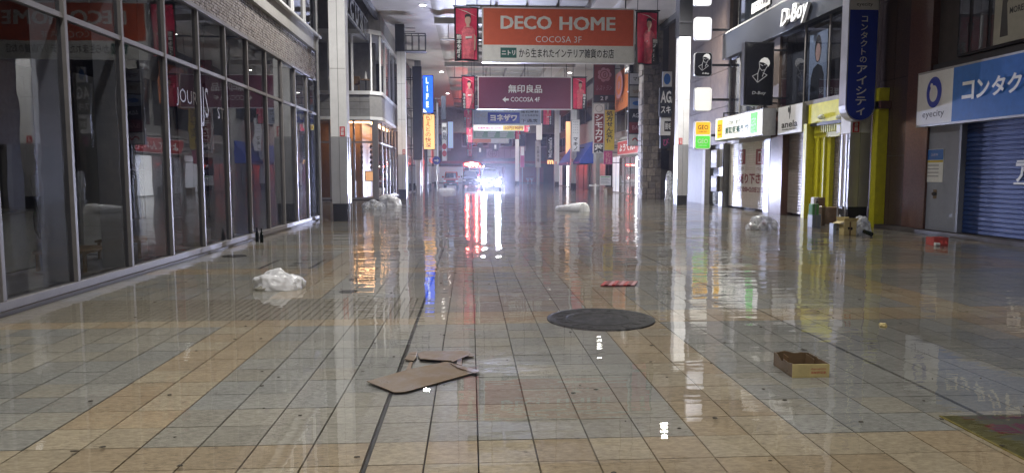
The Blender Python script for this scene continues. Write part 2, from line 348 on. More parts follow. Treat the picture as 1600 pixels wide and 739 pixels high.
def shutter(parent, m, X, y0, y1, z0, z1, pitch=.085, depth=.018, name='shutter'):
    B = MB(); n = max(2, int((z1-z0)/pitch)); k = 4; vs = []; prof = []
    for i in range(n):
        for q, d in ((0, .0), (.12, 1.), (.75, .8), (.88, 0.)): prof.append((X-d*depth, z0+(i+q)*(z1-z0)/n))
    prof.append((X, z1))
    for x, z in prof: vs += [(x, y0, z), (x, y1, z)]
    B.add(vs, [(2*i, 2*i+2, 2*i+3, 2*i+1) for i in range(len(prof)-1)])
    return B.build(name, m, parent)

# ------------------------------------------------------------------ ground, paving, flood water
def struct(o): o['kind'] = 'structure'; return o
struct(MB().add([(-60, -14, -.07), (60, -14, -.07), (60, 160, -.07), (-60, 160, -.07)], [(0, 1, 2, 3)]).build('ground', 'joint'))
paving = bpy.data.objects.new('paving', None); col.objects.link(paving); struct(paving)
TS = .317; ROW0 = 3.63
XS = [-.57-TS*k for k in range(14, 0, -1)]+[-.57, -.25, .035]+[.352+TS*k for k in range(0, 37)]
def tile_kind(x, y):
    bx = any(a <= x <= b for a, b in ((-6.3, -5.6), (-2.49, -1.82), (1.29, 1.95), (5.09, 5.75), (8.9, 9.55)))
    by = ((y-3.30) % (12*TS)) < 2*TS-.02
    n1 = noise.noise((x*.45+3, y*.45, 0)); rr = random.random()
    if bx or by: return 0 if rr < .55 else 1
    q = n1*.55+rr*1.0-.5+(.25 if x > 2.2 else 0)
    if y < 4.7: q -= .32
    return 2 if q < -.12 else (3 if q < .22 else 4)
tmesh = {}
def tile_verts(x0, x1, y0, y1, zt, gx=.003, gy=.0017):
    a, b, c, d = x0+gx, x1-gx, y0+gy, y1-gy; e = .0018
    vs = [(a, c, zt-.02), (b, c, zt-.02), (b, d, zt-.02), (a, d, zt-.02), (a+e, c+e, zt), (b-e, c+e, zt), (b-e, d-e, zt), (a+e, d-e, zt)]
    return vs, [(4, 5, 6, 7), (0, 1, 5, 4), (1, 2, 6, 5), (2, 3, 7, 6), (3, 0, 4, 7)]
ZT = -.014
cells = []
for j in range(-16, 96):
    y0 = ROW0+TS*j; y1 = y0+TS
    for i in range(len(XS)-1):
        x0, x1 = XS[i], XS[i+1]
        if x0 < -5.02 or x1 > 11.75: continue
        sl = abs(x0+.57) < .01 or abs(x0-3.205) < .02
        strip = 7.43 < (y0+y1)/2 < 8.72 and x1 < -.5
        cells.append((x0+(.022 if sl else 0), x1, y0, y1, strip))
def in_view(x, y): 
    d = Vector((x, y, 0))-Vector((0, 0, CAM_H)); z = d.dot(_F)
    if z < .5: return False
    px = 800+FPX*d.dot(_R)/z; py = 369.5-FPX*d.dot(_U)/z
    return -15 < px < 1615 and py < 752
vis = sorted([c for c in cells if not c[4] and c[2] > 2.9 and in_view((c[0]+c[1])/2, (c[2]+c[3])/2)], key=lambda c: c[2])[:298]
vset = set(vis)
for c in vis:
    x0, x1, y0, y1, _ = c; k = tile_kind((x0+x1)/2, (y0+y1)/2); key = (round(x1-x0, 3), k, random.randint(0, 2))
    if key not in tmesh:
        hw = (x1-x0)/2; jz = random.uniform(-.0012, .0012)
        vs, fs = tile_verts(-hw, hw, -TS/2, TS/2, jz); me = bpy.data.meshes.new('tile'); me.from_pydata(vs, [], fs); me.materials.append(M[TILES[k]]); tmesh[key] = me
    o = bpy.data.objects.new('tile', tmesh[key]); col.objects.link(o); o.parent = paving; o.location = ((x0+x1)/2, (y0+y1)/2, ZT)
me = bpy.data.meshes.new('far_tiles'); V = []; Fc = []; MI = []
for c in cells:
    if c in vset: continue
    x0, x1, y0, y1, st = c; k = tile_kind((x0+x1)/2, (y0+y1)/2)
    parts = [(x0, x1, y0, y1, ZT+random.uniform(-.001, .001), .003, .0017, k)]
    if st: parts = [(x0+(x1-x0)*q/4, x0+(x1-x0)*(q+1)/4, y0+(y1-y0)*u/2, y0+(y1-y0)*(u+1)/2, ZT, .0022, .0012, 5) for q in range(4) for u in range(2)]
    for (a, b, c0, d, z, gx, gy, k) in parts:
        vs, fs = tile_verts(a, b, c0, d, z, gx, gy); off = len(V); V += vs; Fc += [tuple(off+i for i in f) for f in fs]; MI += [k]*5
me.from_pydata(V, [], Fc)
for q in TILES+['tile_strip']: me.materials.append(M[q])
me.polygons.foreach_set('material_index', MI)
o = bpy.data.objects.new('far_tiles', me); col.objects.link(o); o.parent = paving; o['kind'] = 'stuff'
# slot drains
B = MB().box(-.569, -4, -.045, -.549, 60, -.024); o = B.build('slot_drain', 'slit', paving)
B = MB().box(3.207, -4, -.045, 3.226, 60, -.024); o = B.build('slot_drain', 'slit', paving)
# far ground under the flood, where tiles can no longer be told apart
MB().add([(-60, 34.1, -.03), (60, 34.1, -.03), (60, 160, -.03), (-60, 160, -.03)], [(0, 1, 2, 3)]).build('far_paving', 'tile_greige', paving)
MB().add([(-60, -14, -.03), (-5.02, -14, -.03), (-5.02, 34, -.03), (-60, 34, -.03)], [(0, 1, 2, 3)]).build('side_paving', 'tile_grey', paving)
B = MB(); nx, ny = 60, 90
for j in range(ny+1):
    for i in range(nx+1): B.v.append(Vector((-60+120*i/nx, -14+174*j/ny, 0)))
B.f = [(j*(nx+1)+i, j*(nx+1)+i+1, (j+1)*(nx+1)+i+1, (j+1)*(nx+1)+i) for j in range(ny) for i in range(nx)]
struct(B.build('flood_water', 'water'))

# ------------------------------------------------------------------ arcade roof
H = 10.5; YA, YB = -12., 98.
roof = thing('arcade_roof', 'high arcade ceiling with pale side soffits, coves and grey vault over the street', 'roof', (3.2, 40, H))
for xa, xb in ((-5.15, -2.05), (8.45, 11.5)):
    B = MB(); y = YA
    while y < YB:
        B.box(xa, y+.008, H, xb, y+.62-.008, H+.05); y += .62
    o = B.build('soffit_planks', 'ceiling_panel', roof); o['kind'] = 'stuff'
    box('soffit_backing', 'dark_frame', roof, xa, YA, H+.052, xb, YB, H+.2)
for xa, xb in ((-2.05, -1.4), (7.8, 8.45)):
    B = MB(); x0, x1 = (xa, xb); B.smooth = False
    prof = [(x0+(x1-x0)*t, H-.06*math.sin(math.pi*t)) for t in [i/8 for i in range(9)]]
    vs = []
    for x, z in prof: vs += [(x, YA, z), (x, YB, z)]
    vs += [(x1, YA, H+.2), (x1, YB, H+.2), (x0, YA, H+.2), (x0, YB, H+.2)]
    n = len(vs)//2
    B.add(vs, [(2*i, 2*i+1, (2*i+3) % (2*n), (2*i+2) % (2*n)) for i in range(n)]).build('cove', 'ceiling_cove', roof)
for xa, xb in ((-1.4, -.2), (6.6, 7.8)): box('flat_band', 'ceiling_panel', roof, xa, YA, H, xb, YB, H+.12)
box('centre_ceiling', 'vault', roof, -.2, YA, H+.55, 6.6, YB, H+.7)
for xa in (-.32, 6.6): box('coffer_side', 'ceiling_cove', roof, xa, YA, H+.121, xa+.12, YB, H+.7)
for i in range(35): box('ceiling_rib', 'ceiling_cove', roof, -.198, YA+1+3.1*i, H+.36, 6.598, YA+1.16+3.1*i, H+.549)
for x in (1.5, 3.2, 4.9): box('service_duct', 'mid_wall', roof, x-.06, YA, H+.25, x+.06, YB, H+.355)
for y in (25.2, 41.2, 57.2, 73.2, 89.2, 9.2):
    box('cross_beam', 'ceiling_cove', roof, -2.0, y, H-.55, 8.4, y+.45, H-.2)
    box('cross_rail', 'dark_frame', roof, -1.6, y-.35, H-1.5, 7.9, y-.25, H-1.42)
    for x in (-1.2, 1.6, 4.6, 7.5): MB().tube((x, y-.3, H-1.44), (x, y+.15, H-.5), .018, 6).build('tie_rod', 'dark_frame', roof)
for xa in (-5.35, 11.5): box('edge_beam', 'dark_frame', roof, xa, YA, H-.35, xa+.2, YB, H+.35)
box('end_wall', 'mid_wall', roof, -5.15, YB, H-3.4, 11.5, YB+.4, H+2.9)
box('start_wall', 'mid_wall', roof, -5.15, YA-.4, H-1.5, 11.5, YA, H+2.9)

# downlights: the lit lamps of the two soffits
def downlight(x, y, label, power=LAMP, lit=True):
    t = thing('downlight', label, 'ceiling light', (x, y, H-.03), 'arcade ceiling downlights')
    MB().lathe((x, y, H-.035), [(.19, .0), (.21, .01), (.21, .05)], 20).build('rim', 'white_panel', t)
    MB().lathe((x, y, H-.045), [(.0, 0), (.165, .003), (.17, .012)], 20).build('lens', 'lit_lamp' if lit else 'pale_wall', t)
    if lit:
        ld = bpy.data.lights.new('lamp', 'SPOT'); ld.energy = power; ld.spot_size = R(158); ld.spot_blend = .9; ld.shadow_soft_size = .17; ld.color = (1, .97, .915)
        lo = bpy.data.objects.new('lamp', ld); col.objects.link(lo); lo.parent = t; lo.location = (0, 0, -.06)
    return t
LX, RX = -2.5, 8.9
LEFT = [(-8, 1.0, 'behind the viewer'), (4.5, .6, 'above the near paving'), (18, 1.1, 'added out of view to light the middle paving'), (39.1, .95, 'nearest in view'), (64, .7, 'second in view'), (81, .5, 'third in view')]  # middle-paving lamp is unseen, added to brighten the mid street and pillars
RIGHT = [(-8, .35, 'behind the viewer'), (4.5, .22, 'above the near paving'), (25, .75, 'added out of view to light the yellow shop'), (31.5, 1.7, 'above the dark band building'), (48, .95, 'behind the big orange sign'), (64, .7, 'above the drug store'), (81, .5, 'above the blue awning')]  # yellow-shop lamp is unseen, added to brighten the shops and hanging signs
for y, k, s in LEFT: downlight(LX, y, 'lit round downlight in the left soffit, %s' % s, LAMP*k)
for y, k, s in RIGHT: downlight(RX, y, 'lit round downlight in the right soffit, %s' % s, LAMP*k)
for y, s in ((93., 'at the far end of the vault left'),):
    downlight(.9, 94., 'small lit ceiling light at the far end, left of two', LAMP*.5); downlight(5.1, 94., 'small lit ceiling light at the far end, right of two', LAMP*.5)

# ------------------------------------------------------------------ arcade pillars
def pillar(name_label, x0, x1, y0, dep, ztop, tagside=1, white=True, lower=2.66, plinth=.55):
    y1 = y0+dep; t = thing('arcade_pillar', name_label, 'pillar', ((x0+x1)/2, (y0+y1)/2, -.06), 'pillars carrying the arcade roof')
    box('core', 'dark_frame', t, x0+.02, y0+.02, -.06, x1-.02, y1-.02, ztop)
    box('plinth', 'black', t, x0+.035, y0+.002, -.06, x1-.035, y1-.002, plinth)
    xm = (x0+x1)/2; g = .006
    def ring(z0, z1, m, nm):
        for a, b in ((x0, xm-g), (xm+g, x1)):
            box(nm, m, t, a, y0, z0, b, y0+.018, z1, .004); box(nm, m, t, a, y1-.018, z0, b, y1, z1, .004)
        box(nm, m, t, x0, y0+.022, z0, x0+.018, y1-.022, z1); box(nm, m, t, x1-.018, y0+.022, z0, x1, y1-.022, z1)
    ring(plinth+.002, lower, 'steel', 'steel_panel')
    z = lower+.012
    while z < ztop-.2:
        zt = min(z+2.15, ztop); ring(z, zt-.012, 'white_panel' if white else 'grey_tile', 'upper_panel'); z = zt
    for xx in ((x1+.035,) if tagside > 0 else (x0-.035,)):
        MB().tube((xx, y0+.06, -.06), (xx, y0+.06, lower), .02, 8).build('guard_pipe', 'steel', t)
        MB().tube((xx, y1-.06, -.06), (xx, y1-.06, lower), .02, 8).build('guard_pipe', 'steel', t)
        for zz in (.7, 1.7, 2.5): box('pipe_clip', 'steel_dull', t, min(xx, x0 if tagside < 0 else x1), y0+.05, zz, max(xx, x0 if tagside < 0 else x1), y0+.07, zz+.03)
    tx = xm+.03 if tagside > 0 else x0+.06
    box('tag', 'tag_red', t, tx, y0-.006, lower+.03, tx+(x1-x0)*.32, y0-.001, lower+.34)
    vtext('注意' if lower > 2.7 else '避難', t, 'white_letter', (tx+(x1-x0)*.16, y0-.006, lower+.185), *FY, .1, .26, .01)
    return t
pillar('white and steel pillar with black plinth beside the long glass shop front', -4.43, -3.92, 23.1, .55, H)
pillar('white and steel pillar under the dark box and railed catwalk', -4.43, -3.92, 44.2, .55, 8.9)
pillar('grey pillar behind the catwalk pillar, beside the dark shop post', -4.43, -3.92, 58., .55, H, white=False)
pillar('left pillar beyond the lit blue and orange signs', -4.43, -3.92, 72., .55, H)
pillar('left pillar nearest the far end of the arcade', -4.43, -3.92, 87., .55, H)
pillar('steel and white pillar behind the blue rounded vertical sign', P(1325, 300, 1, 20).x, P(1357, 300, 1, 20).x, 20.0, .55, H, -1)
pillar('white pillar in front of the brown stone-clad corner', 10.07, 10.62, 34.3, .55, 8.1, -1, lower=2.9, plinth=.45)
pillar('pillar left of the blue awning shop', 10.2, 10.75, 72., .55, H, -1)
pillar('pillar right of the black vertical fast food sign', 10.2, 10.75, 86., .55, H, -1)
box_ = thing('pillar_bracket', 'black bracket box joining the right white pillar to the ceiling', 'bracket', (10.3, 34.5, 8.1))
box('casing', 'black', box_, 10.03, 34.25, 8.105, 10.66, 34.9, H-.002); box('rib', 'dark_frame', box_, 10.0, 34.2, 8.7, 10.69, 34.24, 8.78)

# ------------------------------------------------------------------ left: long glass shop front
GX = -5.05
L1 = thing('glass_shop_building', 'long dark glass shop front with metal mullions and brick band above', 'building', (GX, 12, -.06))
y0, y1 = -4.5, 23.9
box('kerb', 'dark_wall', L1, GX-.35, y0, -.06, GX+.10, y1, .035)
box('sill', 'alu', L1, GX-.06, y0, .036, GX+.06, y1, .135, .006)
yk = [9.31+1.461*k for k in range(-9, 10)]
box('head_rail', 'alu', L1, GX-.06, y0, 4.5, GX+.075, y1, 4.58, .006)
edges = [y0]+yk+[y1]
for y in yk:
    o = box('mullion', 'alu', L1, GX-.05, y-.032, .136, GX+.055, y+.032, 4.498, .006)
    box('fin_post', 'pale_wall', o, GX-.36, y-.05, .136, GX-.052, y+.05, 4.498)
for a, b in zip(edges[:-1], edges[1:]):
    if b < 3: 
        pass
    box('transom', 'alu', L1, GX-.045, a+.034, 3.41, GX+.045, b-.034, 3.475)
    box('pane', 'glass', L1, GX-.006, a+.033, .137, GX+.004, b-.033, 3.409)
    box('pane', 'glass', L1, GX-.006, a+.033, 3.476, GX+.004, b-.033, 4.499)
box('end_post', 'steel_dull', L1, GX-.4, y1, -.06, GX+.08, y1+.25, 9.6)
# glazed brick band
box('band_backing', 'brick_back', L1, GX-.3, y0, 4.582, GX+.02, y1, 5.42)
B = MB(); z = 4.6; r = 0
while z < 5.38:
    y = y0+(r % 2)*.09
    while y < y1-.18:
        d = random.uniform(.0, .009); B.box(GX+.021, y, z, GX+.045+d, y+.165, z+.05); y += .178
    z += .062; r += 1
o = B.build('brick_band', 'brick_glaze', L1); o['kind'] = 'stuff'
box('fascia', 'pale_wall', L1, GX-.3, y0, 5.422, GX+.14, y1, 5.86)
box('ledge', 'white_panel', L1, GX-.3, y0, 5.862, GX+.24, y1, 5.94, .008)
y = 5.
while y < y1-.5:
    box('upper_pane', 'glass_dark', L1, GX-.03, y+.04, 5.98, GX-.02, y+1.40, 9.55)
    box('upper_mullion', 'white_panel', L1, GX-.07, y-.038, 5.942, GX+.05, y+.038, 9.6)
    box('blind', 'pale_wall', L1, GX-.35, y+.12, 5.98, GX-.33, y+.12+random.choice((.5, .9, 1.1)), 9.5); y += 1.461
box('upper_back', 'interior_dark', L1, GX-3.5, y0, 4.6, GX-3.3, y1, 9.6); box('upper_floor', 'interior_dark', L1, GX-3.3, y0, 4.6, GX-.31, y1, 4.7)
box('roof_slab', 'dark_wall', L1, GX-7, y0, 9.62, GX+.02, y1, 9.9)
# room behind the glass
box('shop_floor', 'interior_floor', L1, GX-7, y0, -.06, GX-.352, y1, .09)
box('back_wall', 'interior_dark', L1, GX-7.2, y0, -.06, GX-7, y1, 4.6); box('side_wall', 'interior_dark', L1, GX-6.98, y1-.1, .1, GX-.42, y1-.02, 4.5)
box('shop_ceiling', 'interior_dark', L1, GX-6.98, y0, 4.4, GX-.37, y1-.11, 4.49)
MB().tube((GX+.16, 23.55, -.06), (GX+.16, 23.55, 9.6), .045, 10).build('drain_pipe', 'steel_dull', L1)
# lettering on the glass
lt = thing('window_lettering', 'pale serif lettering stuck on the shop glass, first word', 'lettering', (GX+.006, 12.95, 2.5))
text('JOUR', lt, 'glass_letter', (GX+.005, P(292, 155, 0, GX).y, P(292, 155, 0, GX).z), *FXL, .95, .32, .0)
lt = thing('window_lettering', 'pale overlapping monogram and word on the shop glass, farther along', 'lettering', (GX+.006, 14.4, 2.4))
q = P(320, 168, 0, GX); text('JS', lt, 'glass_letter', (GX+.005, q.y, q.z), *FXL, .34, .75, .0, name='monogram')
q = P(346, 178, 0, GX); text('STA', lt, 'glass_letter', (GX+.005, q.y+.06, q.z), *FXL, .62, .22, .0)
# things standing in the shop
def mannequin(x, y, label, m, h=1.72):
    t = thing('mannequin', label, 'mannequin', (x, y, .09))
    B = MB(); B.smooth = True
    B.lathe((x, y, .09), [(.17, 0), (.17, .02), (.02, .03), (.02, .55)], 14); B.build('stand', 'steel_dull', t)
    B = MB(); B.smooth = True
    B.lathe((x, y, .09), [(.13, .5), (.19, .62), (.2, .8), (.165, 1.0), (.2, 1.22), (.215, 1.36), (.13, 1.45), (.055, 1.49), (.05, 1.53)], 18)
    for v in B.v: v.x = x+(v.x-x)*.7
    for s in (-1, 1):
        B.tube((x, y+s*.2, 1.46), (x+.05, y+s*.27, 1.18), .06, 10, .05); B.tube((x+.05, y+s*.27, 1.18), (x+.12, y+s*.25, .9), .05, 10, .04)
    B.build('jacket', m, t)
    B = MB(); B.smooth = True; B.lathe((x, y, .09), [(.0, 1.53), (.06, 1.55), (.085, 1.62), (.09, 1.68), (.07, 1.75), (.0, 1.79)], 14); B.build('head', 'cream', t)
mannequin(GX-1.0, 10.5, 'mannequin in dark jacket behind the second wide pane', 'cloth_dark')
mannequin(GX-1.0, 12.4, 'mannequin in grey patterned top beside the pale hanging panel', 'cloth_pattern')
mannequin(GX-1.3, 8.2, 'mannequin in dark coat at the left edge behind the glass', 'cloth_dark')
t = thing('hanging_screen', 'pale hanging panel standing behind the third pane', 'panel', (GX-1.6, 13.1, .09))
box('board', 'cream', t, GX-1.65, 12.6, .1, GX-1.6, 14.2, 3.2); box('foot', 'steel_dull', t, GX-1.8, 12.7, .091, GX-1.45, 12.75, .12); box('foot', 'steel_dull', t, GX-1.8, 14.05, .091, GX-1.45, 14.1, .12)
t = thing('round_display', 'big cream round display board at the left edge of the shop', 'display board', (GX-.9, 8.1, .09))
B = MB().prism([(GX-.9, 8.0+1.0*math.cos(2*math.pi*i/40), 1.25+1.0*math.sin(2*math.pi*i/40)) for i in range(40)], (1, 0, 0), .05); B.build('disc', 'cream', t)
box('foot', 'steel_dull', t, GX-1.1, 7.6, .091, GX-.7, 8.4, .24)
for k, (y, l) in enumerate(((10.9, 'low wooden display table below the dark jacket'), (12.6, 'low wooden display table with dark dish beside the pale panel'))):
    t = thing('display_table', l, 'table', (GX-.8, y, .09)); box('table_top', 'wood', t, GX-1.2, y-.45, .36, GX-.45, y+.45, .40)
    for sx in (GX-1.15, GX-.5):
        for sy in (y-.4, y+.4): box('leg', 'wood', t, sx-.02, sy-.02, .091, sx+.02, sy+.02, .36)
t = thing('display_cube', 'pale covered display stand under the dark jacket', 'display stand', (GX-1.7, 10.4, .09))
box('body', 'cream', t, GX-2.1, 9.9, .091, GX-1.5, 11.1, .95, .03); box('cloth', 'cloth_pattern', t, GX-2.13, 9.87, .951, GX-1.47, 11.13, .975)
for y in (15.2, 18.2, 21.):
    t = thing('clothes_rail', 'clothes rail with hanging dark garments behind the glass, at %s' % {15.2: 'the lettered panes', 18.2: 'the middle panes', 21.: 'the far panes'}[y], 'clothes rail', (GX-1.8, y, .09), 'clothes rails in the shop')
    for s in (-.7, .7):
        box('upright', 'steel_dull', t, GX-1.82, y+s-.015, .091, GX-1.79, y+s+.015, 1.6); box('foot', 'steel_dull', t, GX-2.05, y+s-.02, .0911, GX-1.55, y+s+.02, .115)
    box('bar', 'steel_dull', t, GX-1.82, y-.68, 1.57, GX-1.79, y+.68, 1.6)
    for i in range(8):
        yy = y-.6+i*.17; B = MB().add([(GX-2.05, yy, .6), (GX-1.55, yy+.02, .6), (GX-1.6, yy, 1.4), (GX-1.8, yy, 1.55), (GX-2.0, yy, 1.4), (GX-2.05, yy+.05, .6), (GX-1.55, yy+.07, .6), (GX-1.6, yy+.05, 1.4), (GX-1.8, yy+.05, 1.55), (GX-2.0, yy+.05, 1.4)], [(0, 1, 2, 3, 4), (9, 8, 7, 6, 5), (0, 5, 6, 1), (1, 6, 7, 2), (2, 7, 8, 3), (3, 8, 9, 4), (4, 9, 5, 0)])
        B.build('garment', random.choice(('cloth_dark', 'cloth_pattern', 'cloth_dark')), t)

# ------------------------------------------------------------------ left: corner shop beyond the side street
L2 = thing('corner_shop_building', 'corner building with warm-lit glass shop below and bay window above', 'building', (-5.3, 45, -.06))
CX, CY = -5.3, 41.2
zb, zt1, zt2 = .05, 3.3, 4.55
box('kerb', 'dark_wall', L2, -12, CY-.12, -.06, CX+.12, 56, zb)
# front glazing (faces the camera) and street-side glazing
xs = [-9.2, -7.95, -6.6, CX-.22]
for i, x in enumerate(xs):
    box('post', 'alu', L2, x-.05, CY-.06, zb, x+.05, CY+.06, zt2)
for a, b in zip(xs[:-1], xs[1:]):
    box('pane', 'glass_clear', L2, a+.052, CY-.006, zb+.12, b-.052, CY+.006, zt1-.05); box('pane', 'glass_clear', L2, a+.052, CY-.006, zt1+.05, b-.052, CY+.006, zt2)
    box('transom', 'alu', L2, a+.052, CY-.05, zt1-.049, b-.052, CY+.05, zt1+.049); box('bottom_rail', 'alu', L2, a+.052, CY-.05, zb+.001, b-.052, CY+.05, zb+.119)
box('corner_post', 'alu', L2, CX-.16, CY-.07, zb, CX+.06, CY+.16, zt2)
ysd = [CY+.2, 43.4, 45.3, 47.2, 49.1, 51.]
for i, (a, b) in enumerate(zip(ysd[:-1], ysd[1:])):
    box('post', 'alu', L2, CX-.05, b-.05, zb, CX+.05, b+.05, zt2)
    box('pane', 'glass_clear', L2, CX-.006, a+.002, zb+.12, CX+.006, b-.052, zt1-.05); box('pane', 'glass_clear', L2, CX-.006, a+.002, zt1+.05, CX+.006, b-.052, zt2)
    box('transom', 'alu', L2, CX-.05, a+.002, zt1-.049, CX+.05, b-.052, zt1+.049); box('bottom_rail', 'alu', L2, CX-.05, a+.002, zb+.001, CX+.05, b-.052, zb+.119)
box('shop_floor', 'interior_floor', L2, -12, CY+.13, zb+.001, CX-.13, 52, zb+.03)
box('back_wall', 'wood', L2, -12, CY+1.6, zb+.031, CX-1.2, CY+1.7, zt2-.05)
box('side_screen', 'wood', L2, CX-1.2, CY+1.705, zb+.031, CX-1.1, 51.8, zt2-.05)
box('shop_ceiling', 'cream', L2, -12, CY+.13, zt2-.045, CX-.13, 52, zt2-.01)
for x in (-6.25, -5.85):
    pass
# hanging strings of ornaments and a small framed light
for j, x in enumerate((-6.25, -5.72)):
    t = thing('hanging_ornament', 'string of dark hanging ornaments in the warm shop window, %s' % ('left' if j == 0 else 'right'), 'ornament', (x, CY+.5, 2.), 'ornament strings')
    MB().tube((x, CY+.5, 1.7), (x, CY+.5, zt2-.05), .008, 5).build('cord', 'black', t)
    for i in range(5):
        B = MB(); B.smooth = True; B.lathe((x, CY+.5, 1.75+i*.3), [(.02, 0), (.075, .05), (.085, .12), (.05, .2), (.02, .24)], 10); B.build('bead', 'card_wet', t)
t = thing('window_picture', 'glowing framed picture low in the corner shop window', 'picture', (-5.9, CY+1.55, 1.2))
box('frame', 'wood', t, -6.25, CY+1.53, 1.05, -5.6, CY+1.59, 1.68); box('picture', 'lit_warm', t, -6.2, CY+1.515, 1.1, -5.65, CY+1.528, 1.63)
t = thing('shop_lamp', 'warm lamp on the ceiling of the corner shop', 'lamp', (-6.6, CY+.9, zt2-.05))
box('fitting', 'lit_warm_lamp', t, -7.6, CY+.7, zt2-.10, -5.7, CY+1.0, zt2-.05)
t = thing('shop_lamp', 'warm lamp strip along the street side of the corner shop', 'lamp', (-5.75, 46.5, zt2-.05)); box('fitting', 'lit_warm_lamp', t, -5.9, 42.9, zt2-.10, -5.6, 50.5, zt2-.05)
# tiled parapet, bay window, upper wall
pts = [(-12, CY-.25), (CX-.35, CY-.25), (CX+.25, CY+.35), (CX+.25, 52)]
def band(z0, z1, off, m, nm):
    q = [(-12, CY-.25-off), (CX-.35+off*.4, CY-.25-off), (CX+.25+off, CY+.35-off*.4), (CX+.25+off, 52), (-12, 52)]
    return MB().prism([(x, y, z0) for x, y in q], (0, 0, 1), z1-z0).build(nm, m, L2)
band(zt2+.002, 4.72, .05, 'white_panel', 'cornice'); band(4.722, 5.95, 0., 'grey_tile', 'parapet'); band(5.952, 6.15, .06, 'white_panel', 'ledge')
for zz in (5.13, 5.54):
    box('tile_joint', 'dark_wall', L2, -12, CY-.256, zz, CX-.352, CY-.2505, zz+.015)
for xx in (-9.5, -8.4, -7.3, -6.2): box('tile_joint', 'dark_wall', L2, xx, CY-.254, 4.723, xx+.012, CY-.2505, 5.95)
zt3 = 9.3
for a, b in (((-7.9, CY-.1), (-6.6, CY-.1)), ((-6.6, CY-.1), (CX-.3, CY-.1)), ((CX-.3, CY-.1), (CX+.15, CY+.4)), ((CX+.15, CY+.4), (CX+.15, 43.8)), ((CX+.15, 43.8), (CX+.15, 46.2)), ((CX+.15, 46.2), (CX+.15, 48.6)), ((CX+.15, 48.6), (CX+.15, 51))):
    d = Vector((b[0]-a[0], b[1]-a[1], 0)); L = d.length; d.normalize(); n = Vector((d.y, -d.x, 0))
    A = Vector((a[0], a[1], 6.152)); 
    MB().prism([A+d*.06, A+d*(L-.06), A+d*(L-.06)+Vector((0, 0, zt3-6.152)), A+d*.06+Vector((0, 0, zt3-6.152))], n, .012).build('bay_pane', 'glass_clear', L2)
    MB().prism([A-d*.055, A+d*.055, A+d*.055+Vector((0, 0, zt3-6.152)), A-d*.055+Vector((0, 0, zt3-6.152))], n, .09).build('bay_post', 'white_panel', L2)
band(zt3+.002, zt3+.25, .03, 'white_panel', 'bay_head'); band(zt3+.252, 12.5, 0, 'grey_tile', 'upper_wall')
box('room_floor', 'interior_dark', L2, -12, CY+.2, 6.155, CX-.2, 51.9, 6.2); box('room_back', 'mid_wall', L2, -12, CY+2.6, 6.2, CX-.35, CY+2.7, zt3)
t = thing('cafe_chair', 'brown cafe chair inside the upstairs bay window', 'chair', (-6.6, CY+1.0, 6.2))
box('seat', 'card_wet', t, -6.9, CY+.8, 6.62, -6.4, CY+1.3, 6.7, .02); box('backrest', 'card_wet', t, -6.9, CY+1.25, 6.72, -6.4, CY+1.3, 7.15, .02)
for sx in (-6.87, -6.43):
    for sy in (CY+.83, CY+1.24): box('leg', 'wood', t, sx-.02, sy-.02, 6.2, sx+.02, sy+.02, 6.62)
t = thing('cafe_table', 'small table with white napkin stand inside the bay window', 'table', (-6.0, CY+.9, 6.2))
box('table_top', 'wood', t, -6.3, CY+.6, 6.88, -5.7, CY+1.2, 6.92); MB().tube((-6, CY+.9, 6.2), (-6, CY+.9, 6.88), .04).build('leg', 'dark_frame', t); MB().lathe((-6., CY+.85, 6.92), [(.09, 0), (.02, .45)], 8).build('napkin', 'paper_white', t)
# wall lanterns beside pillar
for i, z in enumerate((6.55, 7.55)):
    t = thing('wall_lantern', 'white cylindrical lantern on the corner building, %s one' % ('lower' if i == 0 else 'upper'), 'lantern', (-7.25, CY-.4, z), 'cylinder lanterns')
    B = MB(); B.smooth = False; B.lathe((-7.2, CY-.45, z), [(.26, 0), (.28, .06), (.28, .5), (.26, .55)], 18); B.build('shade', 'lit_white_dim', t); box('arm', 'dark_frame', t, -7.22, CY-.25, z+.25, -7.18, CY-.1, z+.3)
# board of big letters hung under the edge of the roof
t = thing('letter_board', 'black board of big raised letters hung above the side street', 'sign', (-5.55, 36, 8.7))
box('rail', 'black', t, -5.6, 32.2, 8.66, -5.5, 39.8, 8.76); box('rail', 'black', t, -5.6, 32.2, 9.68, -5.5, 39.8, 9.76)
B = MB()
for i, ch in enumerate('OCUSU'):
    text(ch, t, 'white_letter', (-5.49, 32.9+i*1.5, 9.22), *FXL, 1.05, .98, .06, .0, mb=B)
B.build('lettering', 'black_letter', t)
for y in (33.2, 38.8): MB().tube((-5.56, y, 9.75), (-5.3, y, H-.3), .03).build('hanger', 'dark_frame', t)
# dark cabinet and railed catwalk on the second pillar
t = thing('roof_catwalk', 'black cabinet with railed catwalk on top of the second left pillar', 'catwalk', (-4.2, 44.4, 8.9))
box('cabinet', 'black', t, -4.5, 44.1, 8.902, -3.95, 44.9, H-.002); box('platform', 'dark_frame', t, -3.949, 44.1, 8.9, -2.65, 44.9, 8.97)
for x in (-3.9, -3.5, -3.1, -2.7):
    for y in (44.13, 44.87): MB().tube((x, y, 8.97), (x, y, 9.95), .022, 6).build('rail_post', 'dark_frame', t)
for y in (44.13, 44.87): MB().tube((-3.949, y, 9.95), (-2.68, y, 9.95), .028, 6).build('hand_rail', 'dark_frame', t)
MB().tube((-2.68, 44.13, 9.95), (-2.68, 44.87, 9.95), .028, 6).build('hand_rail', 'dark_frame', t)
for z in (10.1, 10.3): MB().tube((-3.949, 44.3, z), (-3.3, 44.3, z), .02, 6).build('rung', 'dark_frame', t)

